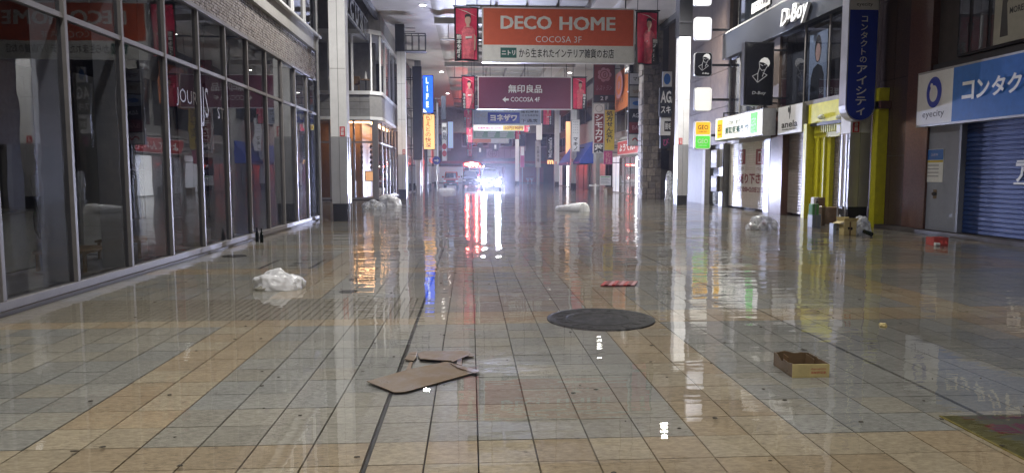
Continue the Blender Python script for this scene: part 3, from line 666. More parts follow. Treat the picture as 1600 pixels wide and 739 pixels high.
# ------------------------------------------------------------------ left side farther on
def simple_building(name, label, side, y0, y1, z1, m, depth=8, fx=None, inset=0):
    X = fx; s = -1 if side < 0 else 1
    t = thing(name, label, 'building', (X, (y0+y1)/2, -.06))
    box('wall', m, t, X, y0, -.06, X+s*depth, y1, z1)
    return t
def shopfronts(t, X, s, y0, y1, n, mats, zt=2.9, lit=None):
    """doors, panes and shutters let into a front, each its own piece"""
    dy = (y1-y0)/n
    for i in range(n):
        a, b = y0+i*dy+.12, y0+(i+1)*dy-.12; m = mats[i % len(mats)]
        box('shop_frame', 'alu', t, X-s*.03, a-.06, 0.02, X-s*.002, b+.06, zt+.08)
        box('shop_window', m, t, X-s*.045, a, .06, X-s*.031, b, zt)
        box('window_bar', 'dark_frame', t, X-s*.06, (a+b)/2-.03, .06, X-s*.046, (a+b)/2+.03, zt)
def upper_windows(t, X, s, y0, y1, z0, z1, n, rows=1):
    dy = (y1-y0)/n; dz = (z1-z0)/rows
    for r in range(rows):
        for i in range(n):
            a, b = y0+i*dy+.2, y0+(i+1)*dy-.2; za = z0+r*dz; zb_ = za+dz*.68
            o = box('window', 'alu', t, X-s*.04, a, za, X-s*.002, b, zb_); box('pane', 'car_glass', o, X-s*.05, a+.07, za+.07, X-s*.041, (a+b)/2-.03, zb_-.07); box('pane', 'car_glass', o, X-s*.05, (a+b)/2+.03, za+.07, X-s*.041, b-.07, zb_-.07)
L3 = simple_building('dark_shop_building', 'dark narrow building behind the catwalk pillar', -1, 52.1, 62, 13, 'dark_wall', fx=-5.1); shopfronts(L3, -5.1, -1, 52.3, 61.8, 3, ['car_glass', 'lit_cool', 'car_glass']); upper_windows(L3, -5.1, -1, 52.3, 61.8, 4.6, 9.8, 3, 2)
L4 = simple_building('grey_shop_building', 'grey building left of the street beyond the lit blue sign', -1, 62.1, 78, 13, 'mid_wall', fx=-5.0); shopfronts(L4, -5., -1, 62.3, 77.8, 4, ['car_glass', 'lit_white_dim', 'car_glass', 'red_dark']); upper_windows(L4, -5., -1, 62.3, 77.8, 4.6, 9.8, 4, 2)
L5 = simple_building('last_left_building', 'last building on the left before the crossing street', -1, 78.1, 99, 13, 'brown_wall', fx=-5.05); shopfronts(L5, -5.05, -1, 78.3, 98.8, 5, ['lit_white_dim', 'car_glass', 'lit_warm', 'car_glass', 'car_glass']); upper_windows(L5, -5.05, -1, 78.3, 98.8, 4.6, 9.8, 5, 2)
L6 = simple_building('side_street_building', 'dark building face seen down the left side street', -1, 24.2, 41, 12, 'dark_wall', fx=-16, depth=2); upper_windows(L6, -16, -1, 24.5, 40.5, 1, 10, 5, 3)
s = projsign('shop_post_sign', 'dark narrow post panel with grey lower half left of the lit blue sign', 'sign', 644, 104, 660, 250, 52, 'navy_dark', 'black', .3, arm=-5.1); box('pole', 'steel_dull', s.t, s.x0+.2, 52.05, -.06, s.x0+.5, 52.25, s.z0-.001)
s = projsign('lit_blue_sign', 'glowing blue vertical sign with white capital letters', 'sign', 660, 118, 677.5, 177, 53, 'lit_blue', 'black', .2, arm=-5.09)
vtext('LIFE', s.t, 'lit_letter', s.c+Vector((-.05, 0, .12)), *FY, .34, s.h*.84, .03); flat(s.t, 'lit_letter', [(-s.w/2+.05, -s.h/2+.05), (-s.w/2+.3, -s.h/2+.05), (-s.w/2+.05, -s.h/2+.32)], s.c, *FY, .004)
s = projsign('lit_orange_sign', 'glowing orange vertical sign with black brush characters under the blue one', 'sign', 661, 178.5, 680, 234, 53.05, 'lit_orange', 'dark_frame', .2, arm=-5.09)
vtext('うえとの快深', s.t, 'black_letter', s.c+Vector((-.08, 0, 0)), *FY, .42, s.h*.9, .012); MB().add([s.c+Vector((x*.22, -.004, y*.22+s.h*.40)) for x, y in ell(1, 1, 20)]+[s.c+Vector((x*.19, -.004, y*.19+s.h*.40)) for x, y in ell(1, 1, 20)], [(i, (i+1) % 20, 20+(i+1) % 20, 20+i) for i in range(20)]).build('ring', 'black_letter', s.t)
box('pole', 'dark_frame', s.t, s.x0+.05, 53.1, -.06, s.x0+.3, 53.2, s.z0-.001)
s = projsign('edge_lit_sign', 'tall thin white-lit vertical sign beside the orange sign', 'sign', 681, 160, 686, 272, 60, 'lit_white_dim', 'steel_dull', .2, arm=-5.08)
s = projsign('white_red_sign', 'white vertical sign with red discs, left side far down', 'sign', 690, 192, 698.5, 252, 70, 'white_panel', 'steel_dull', .2, arm=-4.98)
for k in (-.30, -.12): flat(s.t, 'red', ell(.22, .3, 16), s.c+Vector((0, 0, s.h*k)), *FY, .004, 'red_disc')
vtext('薬局', s.t, 'black_letter', s.c+Vector((0, 0, s.h*.22)), *FY, .4, s.h*.36, .02)
s = projsign('pale_blue_sign', 'pale blue softly lit sign, left side far down', 'sign', 699.5, 190, 708.5, 232, 76, 'screen_blue', 'steel_dull', .2, arm=-4.98)
s = projsign('dark_far_sign', 'dark vertical sign above the pale blue one, far left', 'sign', 689, 150, 697, 188, 66, 'navy_dark', 'black', .2, arm=-4.98)
q = P(682, 251, 1, 57); t = thing('round_road_sign', 'small round blue road sign on a pole, left pavement', 'road sign', (q.x, 57, -.06))
MB().tube((q.x, 57, -.06), (q.x, 57, q.z+.3), .03).build('pole', 'steel_dull', t); MB().prism([(q.x+.32*math.cos(a*math.pi/12), 56.93, q.z+.32*math.sin(a*math.pi/12)) for a in range(24)], (0, 1, 0), .02).build('disc', 'blue_sign', t); flat(t, 'white_letter', [(-.16, -.05), (.05, -.05), (.05, -.15), (.2, 0), (.05, .15), (.05, .05), (-.16, .05)], (q.x, 56.93, q.z), *FY, .004, 'arrow')

# ------------------------------------------------------------------ right: eye shop with blue shutter
FX = 11.7
def RY(px): return P(px, 272, 0, FX).y
def RZ(px, py, X=FX): return P(px, py, 0, X).z
R1 = thing('blue_shutter_building', 'dark building with blue roller shutter at the right edge', 'building', (FX, 12, -.06))
yA = RY(1438); yB = 4.
box('step', 'dark_wall', R1, FX-.28, yB, -.06, FX+.3, RY(1372), .09)
box('wall_upper', 'dark_wall', R1, FX+.12, yB, 4.25, FX+6, yA, 12)
box('door_panel', 'panel_bluegrey', R1, FX, RY(1500)+.05, .092, FX+.1, yA-.3, 2.75)
box('panel_edge', 'panel_bluegrey', R1, FX-.03, RY(1500)-.03, .092, FX+.2, RY(1500)+.045, 2.75)
box('granite_strip', 'granite_red', R1, FX-.06, yA-.298, -.06, FX+.3, RY(1415), 9.5)
shutter(R1, 'blue_shutter', FX+.12, yB, RY(1500)-.035, .1, 2.78, .105, .025)
box('shutter_box', 'dark_frame', R1, FX+.0, yB, 2.782, FX+.5, yA-.3, 4.24)
# white characters on the shutter
q = P(1597, 268, 0, FX+.08)
t = text('ア', R1, 'white_letter', (FX+.093, q.y-.02, q.z-.02), *FXR, .42, .42, .03, .006)
for py in (252, 287):
    q = P(1598, py, 0, FX+.08); box('shutter_line', 'white_letter', R1, FX+.085, q.y-1.6, q.z-.02, FX+.0949, q.y+.17+(.1 if py > 270 else 0), q.z+.02)
# poster, vent and leaning board
a = P(1449, 234, 0, FX); b = P(1473, 285, 0, FX)
t = thing('notice_poster', 'blue-headed notice poster on the grey-blue panel', 'poster', (FX, a.y, b.z)); box('sheet', 'paper_white', t, FX-.012, b.y, b.z, FX-.002, a.y, a.z)
box('header', 'blue_bright', t, FX-.016, b.y+.01, a.z-.27, FX-.0125, a.y-.01, a.z-.01); box('stripe', 'yellow', t, FX-.016, b.y+.01, a.z-.33, FX-.0125, a.y-.01, a.z-.28)
text('コンタクト', t, 'white_letter', (FX-.016, (a.y+b.y)/2, a.z-.14), *FXR, .26, .06, .01)
for i in range(4): box('text_line', 'grey_letter', t, FX-.0145, b.y+.16, a.z-.42-i*.09, FX-.0125, a.y-.04, a.z-.39-i*.09)
q = P(1460, 303, 0, FX); t = thing('vent_hole', 'small round vent with rust stain below the notice', 'vent', (FX, q.y, q.z)); MB().prism([(FX-.02, q.y+.09*math.cos(i*.524), q.z+.05*math.sin(i*.524)) for i in range(12)], (1, 0, 0), .018).build('cap', 'black', t); box('stain', 'card', t, FX-.004, q.y-.09, q.z-.12, FX-.0015, q.y+.05, q.z+.11)
# blue shop sign with round logo
s = wallsign('shop_fascia_sign', 'long blue and white shop sign with round blue ring logo', 'sign', 1433, (116, 80), 1680, (199.5, 181), 11.42, None, 'steel_dull', .27)
ylg = P(1489, 150, 0, 11.42).y
box('face_white', 'white_panel', s.t, s.X, ylg+.001, s.z0+.05, 11.419, s.y1-.04, s.z1-.05); box('face_blue', 'blue_bright', s.t, s.X, s.y0, s.z0+.05, 11.419, ylg-.001, s.z1-.05)
yc = (ylg+s.y1)/2; zc = s.z0+s.h*.60
MB().add([(s.X-.005, yc+rx*math.cos(i*math.pi/16)*.95+(0 if rx > .25 else .02), zc+rx*1.25*math.sin(i*math.pi/16)+(0 if rx > .25 else -.03)) for rx in (.30, .16) for i in range(32)], [(i, (i+1) % 32, 32+(i+1) % 32, 32+i) for i in range(32)]).build('logo_ring', 'blue_sign', s.t)
MB().add([(s.X-.007, yc+.1+.05*math.cos(i*math.pi/8), zc+.17+.06*math.sin(i*math.pi/8)) for i in range(16)], [tuple(range(16))]).build('logo_dot', 'white_panel', s.t)
text('eyecity', s.t, 'black_letter', (s.X, yc, s.z0+s.h*.2), *FXR, .82, .2, .0)
B = MB()
for px, ch in ((1514, 'コ'), (1537, 'ン'), (1561, 'タ'), (1586, 'ク'), (1616, 'ト'), (1648, 'の')):
    q = P(px, 140, 0, 11.4); text(ch, s.t, 'w', (s.X, q.y, s.z0+s.h*.53), *FXR, .40, .42, .03, .03, mb=B)
B.build('lettering', 'white_letter', s.t)
# windows above with posters
zw0, zw1 = 4.3, 8.5
for a, b in ((RY(1483), RY(1503)), (RY(1503), RY(1532)), (RY(1532), 13.2), (13.2, 11.8), (11.8, 9.5)):
    o = box('window', 'black', R1, FX+.03, b, zw0, FX+.119, a, zw1); box('pane', 'glass', o, FX+.008, b+.05, zw0+.06, FX+.015, a-.05, zw1-.06)
    box('blind', 'grey_tile', o, FX+.016, b+.08, zw0+.06, FX+.029, a-.07, zw1-.1)
yq = RY(1568)
t = thing('woman_poster', 'large window poster of a figure in a pale printed shirt', 'poster', (FX, yq, zw0+.1)); box('sheet', 'cream', t, FX-.004, yq-.9, zw0+.06, FX+.006, yq+.55, zw1-.1)
f = lambda m, pts, o_, nm: flat(t, m, pts, (FX-.004, yq-.1, zw0+.1), *FXR, o_, nm)
f('hair_print', [(-.45, .1), (-.42, .9), (-.25, 1.25), (.0, 1.9), (.35, 1.9), (.55, 1.1), (.55, .1)], .003, 'hair')
f('cream', [(-.2, .05), (-.28, .8), (-.1, 1.15), (.25, 1.15), (.42, .7), (.36, .05)], .006, 'shirt'); f('skin_print', [(-.12, 1.1), (.0, .95), (.14, 1.1), (.2, 1.6), (.02, 1.75), (-.1, 1.55)], .008, 'face')
text('MORE!', t, 'black_letter', (FX-.004, yq-.12, zw0+.72), *FXR, .42, .14, .02, .009)

# ------------------------------------------------------------------ right: dark polished granite front
R2 = thing('granite_front', 'dark polished granite front between blue shutter shop and yellow shop', 'building', (FX, 20, -.06))
g0, g1 = RY(1415), RY(1318)-.02
for k, (a, b) in enumerate(((g0+.01, g0+.72), (g0+.735, g0+1.42), (g0+1.435, g1))):
    for z0, z1 in ((-.06, 2.0), (2.012, 4.1), (4.112, 6.3), (6.312, 8.6), (8.612, 10.4)): box('granite_slab', 'granite', R2, FX+.0+random.uniform(0, .006), a, z0, FX+.08, b, z1)
box('wall', 'dark_frame', R2, FX+.1, g0, -.06, FX+6, g1, 10.4)
for i, py in enumerate((240, 262)):
    q = P(1372, py, 0, FX-.12); t = thing('meter_box', 'small grey wall box with dark dial on the granite edge, %s' % ('upper' if i == 0 else 'lower'), 'meter box', (FX, q.y, q.z), 'wall boxes on the granite edge')
    box('casing', 'mid_wall', t, FX-.10, q.y-.13, q.z-.14, FX-.001, q.y+.13, q.z+.15, .01); B = MB(); B.tube((FX-.15, q.y-.03, q.z), (FX-.101, q.y-.03, q.z), .07, 14); B.build('dial', 'black_gloss', t)
q = P(1385, 180, 0, FX); 
t = thing('projecting_duct', 'short grey bracket beam sticking out of the granite front', 'bracket', (FX-.3, RY(1378), RZ(1380, 165))); box('beam', 'granite_red', t, FX-.3, RY(1388), RZ(1380, 172), FX-.001, RY(1388)+.6, RZ(1380, 160))

# blue rounded vertical sign on the first right pillar
D = 19.6
a = P(1329, -40, 1, D); b = P(1366.5, 190, 1, D)
t = thing('rounded_blue_sign', 'tall blue vertical sign with rounded foot and white characters on steel casing', 'sign', ((a.x+b.x)/2, D, b.z)); wS = b.x-a.x; xc = (a.x+b.x)/2
def capsule(x0, x1, z0, z1, n=14):
    r = (x1-x0)/2; xc = (x0+x1)/2
    return [(x0, z1)]+[(xc-r*math.cos(math.pi*i/n), z0+r-r*math.sin(math.pi*i/n)) for i in range(n+1)]+[(x1, z1)]
MB().prism([(x, D, z) for x, z in capsule(a.x, b.x, b.z, 7.4)], (0, 1, 0), .36).build('casing', 'steel', t)
zw = P(1345, 16, 1, D).z
MB().prism([(x, D-.012, z) for x, z in capsule(a.x+.035, b.x-.035, b.z+.035, zw)], (0, 1, 0), .011).build('face_blue', 'blue_sign', t)
box('face_white', 'white_panel', t, a.x+.035, D-.012, zw+.001, b.x-.035, D-.001, 7.35)
text('eyecity', t, 'black_letter', (xc, D-.012, P(1347, 8, 1, D).z), *FY, .46, .12, 0.)
flat(t, 'blue_sign', ell(.11, .15, 20), (xc, D-.012, P(1347, -8, 1, D).z), *FY, .004, 'logo_disc')
z1 = P(1347, 24, 1, D).z; zm = P(1343, 100, 1, D).z; z0 = P(1341, 187, 1, D).z
vtext('コンタクトの', t, 'white_letter', (xc+.02, D-.012, (z1+zm)/2), *FY, .22, z1-zm, .015); vtext('アイシティ', t, 'white_letter', (xc, D-.012, (zm+z0)/2+.03), *FY, .33, zm-z0-.1, .018)
for z in (3.6, 6.4): box('bracket', 'dark_frame', t, xc-.1, D+.361, z, xc+.1, 19.999, z+.1)

# ------------------------------------------------------------------ right: dark-blue band building with three ground-floor shops
R3 = thing('three_shop_building', 'brown building with dark band sign, upstairs windows and three shuttered shops', 'building', (FX, 27, -.06))
r0, r1 = g1+.02, RY(1131)
zS = 3.85
box('wall_back', 'brown_wall', R3, FX+.45, r0, -.06, FX+6, r1, 10.4)
box('ledge', 'mid_wall', R3, FX-.1, r0, zS, FX+.44, r1, zS+.14)
box('band', 'navy_dark', R3, FX-.22, r0, RZ(1317, 14), FX+.44, r1, RZ(1137, 56), .01); box('band_cap', 'pale_wall', R3, FX-.24, r0, RZ(1137, 56)+.001, FX+.44, r1, RZ(1137, 56)+.06)
zb0, zb1 = RZ(1317, 14), RZ(1137, 56)
yw = [r0+.1, RY(1287), RY(1250), RY(1213)]
box('window_back', 'interior_dark', R3, FX+.3, r0, zS+.141, FX+.44, r1, zb0-.001)
for a, b in zip(yw[:-1], yw[1:]):
    o = box('window', 'alu', R3, FX+.02, a-.03, zS+.141, FX+.09, a+.03, zb0-.001); box('pane', 'glass', o, FX+.05, a+.035, zS+.141, FX+.058, b-.035, zb0-.002)
box('wall_pier', 'brown_wall', R3, FX+.0, yw[-1]+.04, zS+.141, FX+.29, RY(1180), zb0-.001)
for a, b in ((RY(1180)+.02, RY(1152)), (RY(1152)+.04, RY(1135))):
    box('pane', 'glass', R3, FX+.05, a, zS+.141, FX+.058, b, zb0-.002); box('window_post', 'pale_wall', R3, FX+.0, b, zS+.141, FX+.1, b+.035, zb0-.001)
# upper storey above the band
for a, b in ((r0+.2, r0+2.2), (r0+2.5, r0+4.6), (r0+5.0, r0+7.0), (r0+7.3, r1-.3)):
    o = box('upper_window', 'pale_wall', R3, FX+.38, a, zb1+.1, FX+.449, b, 10.2); box('pane', 'car_glass', o, FX+.36, a+.09, zb1+.19, FX+.379, b-.09, 10.1)
t = thing('window_sign', 'small white lettered sign in the window above the dark band', 'sign', (FX+.3, RY(1168), RZ(1168, 22)))
ya, yb_ = RY(1183), RY(1156); box('board', 'white_letter', t, FX+.31, ya, RZ(1168, 20), FX+.33, yb_, RZ(1168, 4)); text('テナント募集', t, 'black_letter', (FX+.31, (ya+yb_)/2, RZ(1168, 12)), *FXR, (yb_-ya)*.8, .22, .02)
box('stay', 'white_letter', t, FX+.331, ya+.1, RZ(1168, 18), FX+.359, ya+.2, RZ(1168, 14))
# raised letters on the band
t = thing('raised_letters', 'white raised italic letters on the dark blue band', 'lettering', (FX-.3, RY(1242), zb0+.3))
yl0, yl1 = P(1262, 24, 0, FX-.3).y, P(1221, 24, 0, FX-.3).y; zl = (P(1241, 40, 0, FX-.3).z+P(1241, 9, 0, FX-.3).z)/2; hl = P(1241, 36, 0, FX-.3).z
vs, fs = glyph('D-Boy', .02)
x0 = min(v.x for v in vs); x1 = max(v.x for v in vs); yy0 = min(v.y for v in vs); yy1 = max(v.y for v in vs)
B = MB(); k = len(vs); hh = .78
mp = lambda v, d: (FX-.36+d, yl1-(v.x-x0)/(x1-x0)*(yl1-yl0)-.18*(v.y-yy0), zl-hh/2+(v.y-yy0)/(yy1-yy0)*hh)
ed = {}
for f_ in fs:
    for i in range(len(f_)):
        e = (f_[i], f_[(i+1) % len(f_)]); ed[tuple(sorted(e))] = ed.get(tuple(sorted(e)), [])+[e]
B.add([mp(v, 0) for v in vs]+[mp(v, .11) for v in vs], [tuple(f_) for f_ in fs]+[(e[0][1], e[0][0], k+e[0][0], k+e[0][1]) for e in ed.values() if len(e) == 1])
B.build('lettering', 'white_letter', t)
for yy in (yl0+.2, yl1-.3): box('spacer', 'dark_frame', t, FX-.25, yy, zl-.1, FX-.221, yy+.1, zl)
# portrait poster in the window
yq = RY(1268); t = thing('portrait_poster', 'dim window poster of a dark-dressed figure upstairs', 'poster', (FX+.08, yq, zS+.15)); box('sheet', 'pale_blue', t, FX+.075, yq-.62, zS+.15, FX+.085, yq+.62, zb0-.25)
f = lambda m, pts, o_, nm: flat(t, m, pts, (FX+.075, yq, zS+.15), *FXR, o_, nm)
f('hair_print', ell(.24, .46, 20, 0, 1.72), .003, 'hair'); f('skin_print', ell(.17, .3, 20, 0, 1.6), .005, 'face'); f('cloth_dark', [(-.5, 0), (-.46, .8), (-.3, 1.1), (0, 1.22), (.3, 1.1), (.46, .8), (.5, 0)], .004, 'coat')
# black banner sign
s = projsign('black_banner_sign', 'black hanging sign with outline drawing of a capped head', 'sign', 1164, 66, 1207, 165, 26.6, 'black_gloss', 'black', .3, arm=FX+.44)
def headlogo(t, c, k, dark, out=.004):
    flat(t, 'white_letter', [(-.02*k, .30*k), (.05*k, .40*k), (.16*k, .46*k), (.28*k, .44*k), (.36*k, .34*k), (.37*k, .22*k), (.30*k, .12*k), (.28*k, .20*k), (.14*k, .28*k)], c, *FY, out, 'cap')
    B = MB(); c = Vector(c)
    def ln(a, b, w=.012): 
        d = Vector((b[0]-a[0], 0, b[1]-a[1])); d.normalize(); n = Vector((-d.z, 0, d.x))*w*k; A = c+Vector((a[0]*k, -out, a[1]*k)); Bb = c+Vector((b[0]*k, -out, b[1]*k)); B.add([A-n, Bb-n, Bb+n, A+n], [(0, 1, 2, 3)])
    for a, b in (((-.02, .30), (.0, .1)), ((0, .1), (.08, .0)), ((.08, 0), (.2, .02)), ((.2, .02), (.27, .14)), ((0, .1), (-.06, -.1)), ((.2, .02), (.1, -.22)), ((-.06, -.1), (-.26, -.2)), ((-.26, -.2), (-.06, -.42)), ((-.06, -.42), (.28, -.16)), ((.28, -.16), (.12, -.08)), ((-.06, -.1), (-.06, -.42)), ((.02, .22), (.12, .16)), ((.16, .2), (.24, .2))): ln(a, b)
    B.build('line_drawing', 'grey_letter', t)
headlogo(s.t, s.c+Vector((.02, 0, .12)), 1.05, 0); text('D-Boy', s.t, 'grey_letter', s.c+Vector((.02, 0, -s.h*.31)), *FY, .52, .15, .01, shear=.2)
# shop a: phone shop with white shutter
gA, gB = RY(1194), RY(1131)
shutter(R3, 'shutter_white', FX+.2, RY(1192), RY(1133), .05, 2.85, .1, .014); box('shutter_head', 'pale_wall', R3, FX+.12, RY(1194), 2.852, FX+.44, gB, zS-.001)
box('jamb', 'steel_dull', R3, FX-.03, RY(1203), -.06, FX+.44, RY(1194)-.01, zS-.001); box('jamb', 'grey_tile', R3, FX+.0, RY(1132), -.06, FX+.44, gB, 2.851)
X = FX+.2-.0145
def on(px, py, XX=X): return P(px, py, 0, XX)
for px, cap in ((1159, 'スマホ'), (1187, 'タブレット')):
    q = on(px, 246); 
    box('red_square', 'red_dark', R3, X-.006, q.y-.42, q.z-.3, X-.001, q.y+.38, q.z+.34); box('caption', 'white_letter', R3, X-.006, q.y-.42, q.z-.66, X-.001, q.y+.38, q.z-.31); text(cap, R3, 'red_dark', (X-.006, q.y, q.z-.48), *FXR, .55, .17, .01)
    MB().add([(X-.009, q.y+u*.16, q.z+v*.24) for u, v in ((-1, -1), (1, -1), (1, 1), (-1, 1))]+[(X-.009, q.y+u*.12, q.z+v*.18) for u, v in ((-1, -1), (1, -1), (1, 1), (-1, 1))], [(i, (i+1) % 4, 4+(i+1) % 4, 4+i) for i in range(4)]).build('phone_icon', 'white_letter', R3)
a, b = on(1146, 278), on(1191, 278); text('お売り下さい', R3, 'red_dark', (X-.001, (a.y+b.y)/2-.25, on(1168, 279).z), *FXR, (a.y-b.y)+.4, .46, .035, .006)
text('OPEN 10:00~CLOSE 21:00', R3, 'red_dark', (X-.001, (a.y+b.y)/2-.2, on(1168, 296).z), *FXR, (a.y-b.y)*.98, .22, .02, .006)
s = wallsign('lit_shop_sign', 'white lit shop sign with yellow and green diamond-lettered squares', 'sign', 1118, (186, 172), 1192, (221, 213), 11.0, 'lit_white', 'steel_dull', .5)
def geo(t, c, w, h, md, k): 
    pass
for fr_, m, tx in ((.115, 'lit_yellow', 'black_letter'), (.84, 'lit_green', 'white_letter')):
    yy = s.y1-s.w*fr_; 
    box('square', m, s.t, s.X-.006, yy-.33, s.z0+.12, s.X-.001, yy+.33, s.z1-.1)
    text('GEO', s.t, tx, (s.X-.006, yy, s.z0+s.h*.55), *FXR, .5, .3, .015); text('mobile', s.t, tx, (s.X-.006, yy, s.z0+s.h*.28), *FXR, .4, .1, .01)
text('スマホ・タブレット', s.t, 'green_dark', (s.X, s.y1-s.w*.49, s.z0+s.h*.68), *FXR, s.w*.42, .2, .02); text('買取/販売/契約', s.t, 'green_dark', (s.X, s.y1-s.w*.49, s.z0+s.h*.38), *FXR, s.w*.5, .3, .03)
for yy in (s.y0+.4, s.y1-.4): box('hanger', 'black', s.t, 11.2, yy, s.z1+.001, 11.25, yy+.06, s.z1+.2); box('hanger_arm', 'black', s.t, 11.2, yy, s.z1+.201, FX+.44, yy+.06, s.z1+.25)
B = MB(); 
for i in range(26): 
    yy = s.y0+.1+random.random()*1.5; B.tube((11.1+random.random()*.2, yy, s.z1+.02), (11.15, yy+random.uniform(-.2, .2), s.z1+random.uniform(.1, .3)), .012, 5)
t = thing('wire_tangle', 'tangle of dark wires and pigeon wire on top of the white lit sign', 'wire', (11.1, s.y0+.6, s.z1)); B.build('wires', 'black', t)
# shop b: white sign over brown shutter
box('jamb', 'granite_red', R3, FX-.02, RY(1222), -.06, FX+.44, RY(1203)-.01, zS-.001); shutter(R3, 'shutter_brown', FX+.25, RY(1264), RY(1222)-.01, .05, 2.98, .1, .02)
box('shutter_head', 'brown_wall', R3, FX+.1, RY(1265), 2.982, FX+.44, RY(1222)-.01, zS-.001)
s = wallsign('white_logo_sign', 'white square shop sign with black plant mark and lower-case name', 'sign', 1216, (169, 160), 1254, (211, 205), FX-.22, 'white_panel', 'pale_wall', .2, .01)
text('anela', s.t, 'black_letter', s.c+Vector((0, 0, -s.h*.16)), *FXR, s.w*.66, s.h*.24, .02); text('Hawaiian Nail Salon', s.t, 'black_letter', s.c+Vector((0, 0, -s.h*.34)), *FXR, s.w*.6, s.h*.06, .02)
for x, y, rx, ry in ((.02, .26, .06, .19), (-.1, .27, .05, .12), (.0, .05, .03, .14)): flat(s.t, 'black_letter', ell(rx, ry*.9, 12, x, y), s.c+Vector((0, 0, .08)), *FXR, .004+x*.01+.001, 'plant_mark')
# shop c: yellow shop
yy0, yy1 = RY(1320), RY(1265)
box('yellow_fascia', 'yellow_paint', R3, FX-.12, yy0, 3.2, FX+.44, yy1-.02, zS-.001); box('black_trim', 'black', R3, FX-.16, yy0, 3.1, FX-.02, yy1-.25, 3.199)
for i in range(13): box('comb_tooth', 'yellow_paint', R3, FX-.11, yy0+.1+i*.14, 2.86, FX-.05, yy0+.17+i*.14, 3.099)
box('yellow_lintel', 'yellow_paint', R3, FX-.04, yy0, 2.7, FX+.3, yy1-.27, 2.859)
box('yellow_post', 'yellow_paint', R3, FX-.28, yy1-.25, -.06, FX+.3, yy1-.02, 3.199); box('yellow_side', 'yellow_paint', R3, FX+.0, RY(1296), .02, FX+.3, yy1-.26, 2.699)
for i in range(2): box('yellow_bar', 'yellow_paint', R3, FX-.08, RY(1290)+i*.4, .02, FX-.005, RY(1290)+.08+i*.4, 2.699)
shutter(R3, 'shutter_brown', FX+.15, yy0, RY(1296)-.01, .05, 2.69, .1, .02)
yq0, yq1 = P(1367, 300, 0, FX-.3).y, P(1359, 300, 0, FX-.3).y
box('yellow_post', 'yellow_paint', R3, FX-.3, yq0, -.06, FX-.005, yq1, P(1362, 140, 0, FX-.3).z)
for i, (px, py) in enumerate(((1283, 184), (1312, 184), (1310, 200))):
    q = P(px, py, 0, FX-.2); t = thing('plastic_wrapped_lamp', ('plastic-wrapped lamp under the yellow fascia, left one', 'plastic-wrapped lamp under the yellow fascia, right one', 'white tag hanging under the yellow fascia')[i], 'lamp', (q.x, q.y, q.z))
    if i < 2: B = MB(); B.smooth = True; B.lathe((q.x, q.y, q.z-.06), [(.05, 0), (.12, .05), (.1, .12), (.03, .16)], 10); B.build('wrap', 'clear_plastic', t)
    else: box('card', 'paper_white', t, q.x, q.y-.1, q.z-.15, q.x+.01, q.y+.1, q.z+.1)
    box('arm', 'dark_frame', t, q.x+.011, q.y-.01, q.z+.08, FX-.041, q.y+.01, q.z+.1)
# rounded square signs one above another
for i, (y_0, y_1, m, lab) in enumerate(((-28, 10, 'lit_white_dim', 'blank grey rounded sign, topmost of the stacked rounded signs'), (27, 64, 'lit_white_dim', 'blank grey rounded sign, second from top of the stack'), (82, 120, 'black_gloss', 'black rounded sign with capped head drawing in the stack'), (136.5, 174, 'lit_white', 'blank bright white rounded sign above the yellow and green one'), (189, 234, 'lit_white', 'rounded lit sign with yellow and green halves, lowest of the stack'))):
    D = 31.8; a = P(1085.5, y_0, 1, D); b = P(1112, y_1, 1, D) if i != 4 else P(1110.5, y_1, 1, D); c = (a+b)/2; w_, h_ = b.x-a.x, a.z-b.z
    t = thing('rounded_sign', lab, 'sign', (c.x, D, b.z), 'stacked rounded square signs'); rr = rrect(w_, h_, .13)
    MB().prism([(c.x+x, D, c.z+z) for x, z in rr], (0, 1, 0), .16).build('casing', 'steel_dull', t)
    MB().prism([(c.x+x*.95, D-.012, c.z+z*.96) for x, z in rr], (0, 1, 0), .011).build('face', m, t)
    box('bracket', 'dark_frame', t, b.x-.05, D+.161, c.z-.05, FX+.02, D+.24, c.z+.05)
    if i == 2: headlogo(t, (c.x, D-.012, c.z+.08), .85, 0); text('D-Boy', t, 'white_letter', (c.x+.12, D-.012, c.z-h_*.38), *FY, .3, .08, .01, shear=.2)
    if i == 4:
        for zz, m2, mt in ((.24, 'lit_yellow', 'black_letter'), (-.24, 'lit_green', 'white_letter')):
            MB().prism([(c.x+x, D-.016, c.z+zz*h_+z) for x, z in rrect(w_*.86, h_*.43, .05)], (0, 1, 0), .003).build('half', m2, t)
            text('GEO', t, mt, (c.x, D-.016, c.z+zz*h_+.04), *FY, w_*.62, .2, .01); text('mobile store', t, mt, (c.x, D-.016, c.z+zz*h_-.14), *FY, w_*.5, .06, .01)

# ------------------------------------------------------------------ right: brown entrance, stone corner and beyond
R4 = thing('brown_entrance_building', 'dark brown building with plain entrance beside the rounded signs', 'building', (FX, 37, -.06))
e0, e1 = r1+.02, 42.4
box('wall', 'dark_wall', R4, FX+.25, e0, -.06, FX+6, e1, 10.4)
for z0, z1 in ((2.9, 4.6), (4.62, 6.3), (6.32, 8.0), (8.02, 10.4)):
    for a, b in ((e0, e0+2.4), (e0+2.42, e0+4.8), (e0+4.82, e0+7.2), (e0+7.22, e1)): box('wall_panel', 'brown_wall', R4, FX+.1, a, z0, FX+.249, b, z1)
box('pier', 'grey_tile', R4, FX-.05, e0, -.06, FX+.249, e0+.5, 2.89); box('pier', 'mid_wall', R4, FX-.02, e0+2.6, -.06, FX+.249, e0+3.0, 2.89); box('door', 'car_glass', R4, FX+.2, e0+.6, .05, FX+.248, e0+2.5, 2.7)
